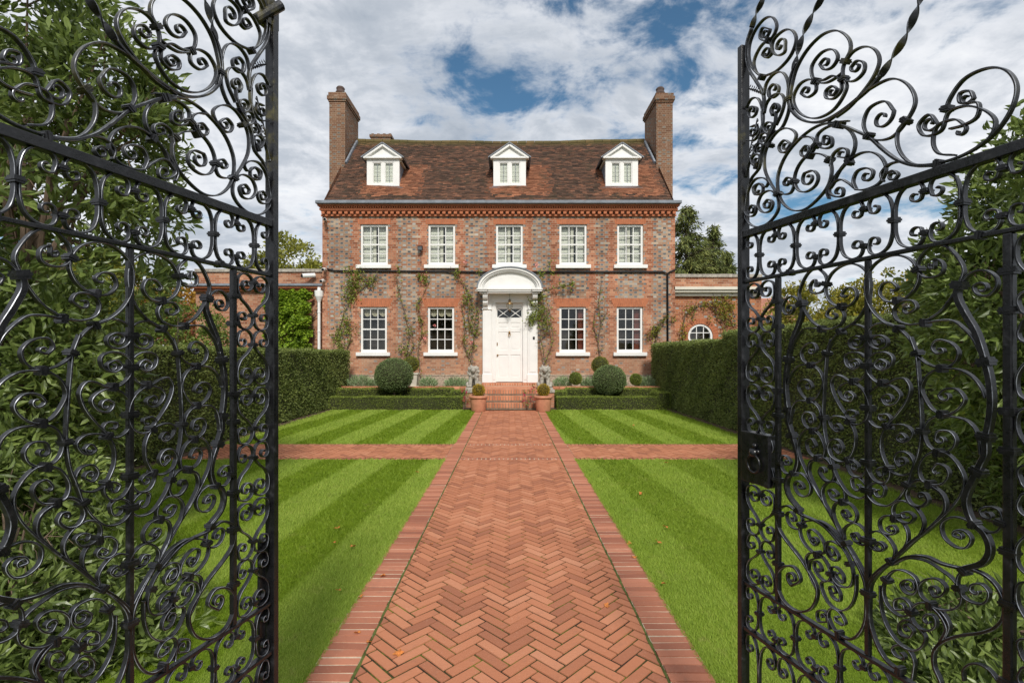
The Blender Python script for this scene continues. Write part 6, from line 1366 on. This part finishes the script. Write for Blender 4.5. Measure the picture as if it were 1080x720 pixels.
def leaf(sx, K, name_label, offc):
    th = math.atan(.272); cs, sn = math.cos(th), math.sin(th)
    z1 = K/(sn+cs*offc/FPX); x1 = offc/FPX*z1
    O = np.array([sx*x1 + (.0), z1]); D = np.array([sx*sn, -cs]); Nn = np.array([cs*sx, sn])       # along the leaf, and towards the outside
    hin = O + D*LW
    g = empty('iron_gate', (hin[0], hin[1], 0), name_label, 'gate', 'pair of open wrought iron gates')
    def Wp(s, h, t=0.0): q = O + D*s + Nn*t; return (q[0], q[1], h)
    def strip(b, path, tk, dp, off=0.0, twist=None):
        n = len(path); P = np.array(path); T = np.gradient(P, axis=0); T /= np.maximum(np.linalg.norm(T, axis=1, keepdims=True), 1e-9)
        Nm = np.stack([-T[:,1], T[:,0]], 1); vs = []; L = 0
        for i in range(n):
            if i: L += np.linalg.norm(P[i]-P[i-1])
            a = 0 if twist is None else min(L, 9)*PI/twist
            ca, sa = math.cos(a), math.sin(a)
            ch = min(.0011, tk*.22); hx, hy = tk/2, dp/2
            sec = [(-hx+ch,-hy),(hx-ch,-hy),(hx,-hy+ch),(hx,hy-ch),(hx-ch,hy),(-hx+ch,hy),(-hx,hy-ch),(-hx,-hy+ch)]
            for j in range(8):
                for uu, vv in (sec[j], sec[(j+1) % 8]):
                    e1, e2 = uu*ca-vv*sa, uu*sa+vv*ca
                    q = P[i]+Nm[i]*e1; vs.append(Wp(q[0], q[1], e2+off))
        for k in range(8):
            fs = [(16*i+2*k, 16*i+2*k+1, 16*i+16+2*k+1, 16*i+16+2*k) for i in range(n-1)]
            if sx < 0: fs = [f[::-1] for f in fs]
            if k == 0: b.add(vs, fs, 0)
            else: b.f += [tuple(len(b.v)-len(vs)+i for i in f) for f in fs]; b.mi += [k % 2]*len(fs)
        e = len(b.v)-len(vs); b.f += [tuple(e+2*k for k in range(8))[::-1], tuple(e+16*(n-1)+2*k for k in range(8))]; b.mi += [0, 0]
    DIM = {0: (.0046, .0145), 1: (.0070, .015), 2: (.0130, .017)}
    order = sorted(ELS, key=lambda e: -len(e[1])*(1+e[0]))
    rest = MB(); k = 0
    for i, (cls, p) in enumerate(order):
        tk, dp = DIM[cls]; off = ((i*7) % 5-2)*.0006
        if k < 100:
            b = MB(); strip(b, p, tk, dp, off); b.build('scroll', [IRON, WORN_GLINT], g, smooth=True); k += 1
        else: strip(rest, p, tk, dp, off)
    tag(rest.build('small_scrolls', [IRON, WORN_GLINT], g, smooth=True), kind='stuff')
    for cls, p in TWIST:
        b = MB()
        d = (p[-1]-p[-6]); d /= np.linalg.norm(d); p2 = p + [p[-1]+d*.006*j for j in range(1, 26)]
        strip(b, p2, .0045, .021, 0, .062); b.build('twisted_bar', [IRON, WORN_GLINT], g, smooth=True)
    # collars
    allp = np.concatenate([np.array(p) for c, p in ELS]); allt = np.concatenate([np.gradient(np.array(p), axis=0) for c, p in ELS]); allc = np.concatenate([np.full(len(p), c) for c, p in ELS])
    cnt = 0; restc = MB()
    for s, h, kind in COLS:
        if kind == 't':
            j = np.argmin(np.linalg.norm(allp-np.array([s,h]), axis=1)); t = allt[j]/np.linalg.norm(allt[j]); hw, hl = (.009, .0075) if allc[j] < 2 else (.013, .010)
        elif kind == 's': t = np.array([0,1.]); hw, hl = .0085, .0065
        elif kind == 'v': t = np.array([0,1.]); hw, hl = .0095, .0075
        else: t = np.array([0,1.]); hw, hl = .0145, .0085
        nn = np.array([-t[1], t[0]])
        bb = MB() if cnt < 100 else restc; cnt += 1
        for ww, ll, dd in ((hw, hl, .0125), (hw+.002, hl*.35, .0145)):
            vs = [Wp(*(np.array([s,h])+nn*a*ww+t*c*ll), dd*e) for e in (-1,1) for a, c in ((-1,-1),(1,-1),(1,1),(-1,1))]
            fs = [(0,3,2,1),(4,5,6,7),(0,1,5,4),(1,2,6,5),(2,3,7,6),(3,0,4,7)]
            bb.add(vs, fs)
        if bb is not restc: bb.build('collar', IRON, g)
    if restc.v: tag(restc.build('small_collars', IRON, g), kind='stuff')
    def pbox(name, s0, s1, h0, h1, t0, t1, parent=g, bev=.002):
        b = MB(); vs = [Wp(s, h, t) for h in (h0,h1) for s, t in ((s0,t0),(s1,t0),(s1,t1),(s0,t1))]
        b.add(vs, [(0,3,2,1),(4,5,6,7),(0,1,5,4),(1,2,6,5),(2,3,7,6),(3,0,4,7)]); o = b.build(name, IRON, parent, bevel=bev); return o
    pbox('meeting_stile', -.012, .012, .05, 2.835, -.018, .020)
    pbox('hanging_stile', LW-.016, LW+.016, .02, 3.0, -.018, .018)
    pbox('top_rail', .0125, LW-.0165, 2.083, 2.109, -.014, .014)
    pbox('middle_rail', .0125, LW-.0165, 1.906, 1.917, -.010, .010)
    pbox('lower_rail', .0125, LW-.0165, .738, .749, -.010, .010)
    pbox('lower_rail', .0125, LW-.0165, .562, .576, -.012, .012)
    pbox('bottom_rail', .0125, LW-.0165, .075, .10, -.014, .014)
    for s, h0, h1, w_ in ((.176, .7495, 1.9055, .0085), (.855, .7495, 1.9055, .0095), (.5155, .7495, 1.9055, .0075)):
        pbox('upright_bar', s-w_, s+w_, h0, h1, -w_, w_, bev=.003)
    return g, Wp, pbox, strip
gR, WpR, pboxR, stripR = leaf(1, 1.40, 'right leaf of the black wrought iron scrollwork gates, with square lock box and ring handles', 246)
gL, WpL, pboxL, stripL = leaf(-1, 1.30, 'left leaf of the black wrought iron scrollwork gates, with long drop bolt and no lock', 251)
# lock on the right leaf
lk = pboxR('lock_box', .0125, .152, 1.145, 1.335, -.022, .020)
def ring(parent, Wp, s, h, R, t, name, r=.0045):
    b = MB(); pts = [Wp(s+R*.92*math.cos(a), h+R*math.sin(a), t) for a in np.linspace(0, 2*PI, 33)]; b.tube(pts, r, 8, cap=False); return b.build(name, IRON, parent, smooth=True)
for t in (-.030,):
    ring(lk, WpR, .088, 1.222, .033, t, 'ring_handle')
    b = MB(); c = Vector(WpR(.088, 1.262, -.028)); b.ball(c, .017, 12, 8); b.ball(Vector(WpR(.072, 1.268, -.024)), .009, 8, 6); b.ball(Vector(WpR(.104, 1.268, -.024)), .009, 8, 6); b.ball(Vector(WpR(.088, 1.288, -.024)), .010, 8, 6)
    b.build('handle_boss', IRON, lk, smooth=True)
ring(lk, WpR, .088, 1.222, .033, .030, 'ring_handle')
# drop bolt and catch on the left leaf
db = pboxL('drop_bolt', .020, .048, .10, .98, .010, .022)
b = MB(); q = WpL(.0, 2.83, 0); 
pboxL('top_catch', -.022, .030, 2.80, 2.90, -.012, .030)
b.tube([WpL(-.01, 2.885, -.03), WpL(.055, 2.80, .02)], .018, 12); b.build('catch_barrel', IRON, gL, smooth=False)
# small feathery leaf sprigs of iron inside the crest
for Wp, g in ((WpR, gR), (WpL, gL)):
    for (s0, h0, s1, h1) in ((.03, 2.655, .10, 2.60), (.03, 2.40, .075, 2.52)):
        b = MB(); b.tube([Wp(s0,h0), Wp((s0+s1)/2,(h0+h1)/2+.006), Wp(s1,h1)], .0025, 5)
        for k in range(7):
            u = k/7; s = s0+(s1-s0)*u; h = h0+(h1-h0)*u
            for sg in (-1,1): b.add([Wp(s,h,.0), Wp(s+.010,h+sg*.014,.002), Wp(s+.012,h+sg*.004,.0), Wp(s+.010,h+sg*.006,-.003)], [(0,1,2),(0,2,3),(0,3,1),(1,3,2)])
        b.build('iron_sprig', IRON, g)

# ------------------------------------------------------------------ camera, light, sky
cam = bpy.data.cameras.new('camera'); co = bpy.data.objects.new('camera', cam); COLL.objects.link(co); SC.camera = co
co.location = (0, 0, EYE); co.rotation_euler = (PI/2, 0, 0); cam.sensor_width = 36; cam.lens = 36*FPX/1080
cam.shift_x = (540-CX)/1080; cam.shift_y = (HY-360)/1080; cam.clip_start = .05; cam.clip_end = 2000
SUN_EL, SUN_AZ = math.radians(42), math.radians(171)      # azimuth clockwise from +Y: behind the viewer, a little to the right
sd = Vector((math.sin(SUN_AZ)*math.cos(SUN_EL), math.cos(SUN_AZ)*math.cos(SUN_EL), math.sin(SUN_EL)))
sl = bpy.data.lights.new('sun', 'SUN'); so = bpy.data.objects.new('sun', sl); COLL.objects.link(so)
sl.energy = 2.7; sl.angle = math.radians(10); sl.color = (1, .955, .88); so.rotation_euler = sd.to_track_quat('Z', 'Y').to_euler()
wd = bpy.data.worlds.new('World'); SC.world = wd; wd.use_nodes = True; nt = wd.node_tree
for n_ in list(nt.nodes): nt.nodes.remove(n_)
class WMat(Mat):
    def __init__(s, nt): s.nt = nt
wm = WMat(nt); out = nt.nodes.new('ShaderNodeOutputWorld')
sky = nt.nodes.new('ShaderNodeTexSky'); sky.sky_type = 'NISHITA'; sky.sun_disc = False; sky.sun_elevation = SUN_EL; sky.sun_rotation = SUN_AZ; sky.altitude = 100; sky.ozone_density = 2.5
tc = nt.nodes.new('ShaderNodeTexCoord'); dx, dy, dz = wm.sep(Nd(nt, tc.outputs['Generated']))
den = dz.max(.0) + .22
u, v = dx/den, dy/den
P2 = wm.comb(u, v, 0.0)
n1 = wm.noise(wm.comb(u*1.0, v*1.5, 4.2), 1.35, 9, .60, .35); n2 = wm.noise(wm.comb(u, v, 9.0), 5.5, 6, .62, .3); n3 = wm.noise(wm.comb(u*.8, v*1.6, 1.7), 1.7, 6, .60, .4)
hole = None                                            # thinner cloud in a few parts of the sky
for hx, hy, rr, st in ((.20,1.25,.60,.10), (-.30,1.45,.40,.07), (-.95,1.20,.35,.07), (1.1,1.75,.35,.05)):
    d2 = ((u-hx)*(u-hx) + (v-hy)*(v-hy))*(1/(rr*rr)); g_ = (1 - d2.step(0, 1.0))*st
    hole = g_ if hole is None else hole + g_
cov = n1*.55 + n2*.45 - hole
fac = cov.step(.315, .45)
thick = (n3*.42 + n1*.20 + n2*.38)
cc = wm.ramp(thick, [(.37,(.97,.975,.98)), (.46,(.78,.80,.84)), (.54,(.52,.56,.62)), (.64,(.36,.41,.48))])
lowh = 1 - dz.step(0.0, .25)
cc = wm.mix(lowh*.35, cc, (.62,.66,.72))
bg1 = nt.nodes.new('ShaderNodeBackground'); nt.links.new(wm.mix(1.0, Nd(nt, sky.outputs[0]), (.66,.93,.95), 'MULTIPLY').sk, bg1.inputs[0]); bg1.inputs[1].default_value = .09
bg2 = nt.nodes.new('ShaderNodeBackground'); nt.links.new(cc.sk, bg2.inputs[0]); bg2.inputs[1].default_value = .88
mx = nt.nodes.new('ShaderNodeMixShader'); nt.links.new((fac*.96).sk, mx.inputs[0]); nt.links.new(bg1.outputs[0], mx.inputs[1]); nt.links.new(bg2.outputs[0], mx.inputs[2])
nt.links.new(mx.outputs[0], out.inputs[0])
vs = SC.view_settings; vs.view_transform = 'Standard'; vs.look = 'None'; vs.gamma = 1; vs.use_curve_mapping = False; vs.exposure = 0.32
SC.render.engine = 'CYCLES'; SC.cycles.max_bounces = 6; SC.cycles.transparent_max_bounces = 12; SC.cycles.use_denoising = True
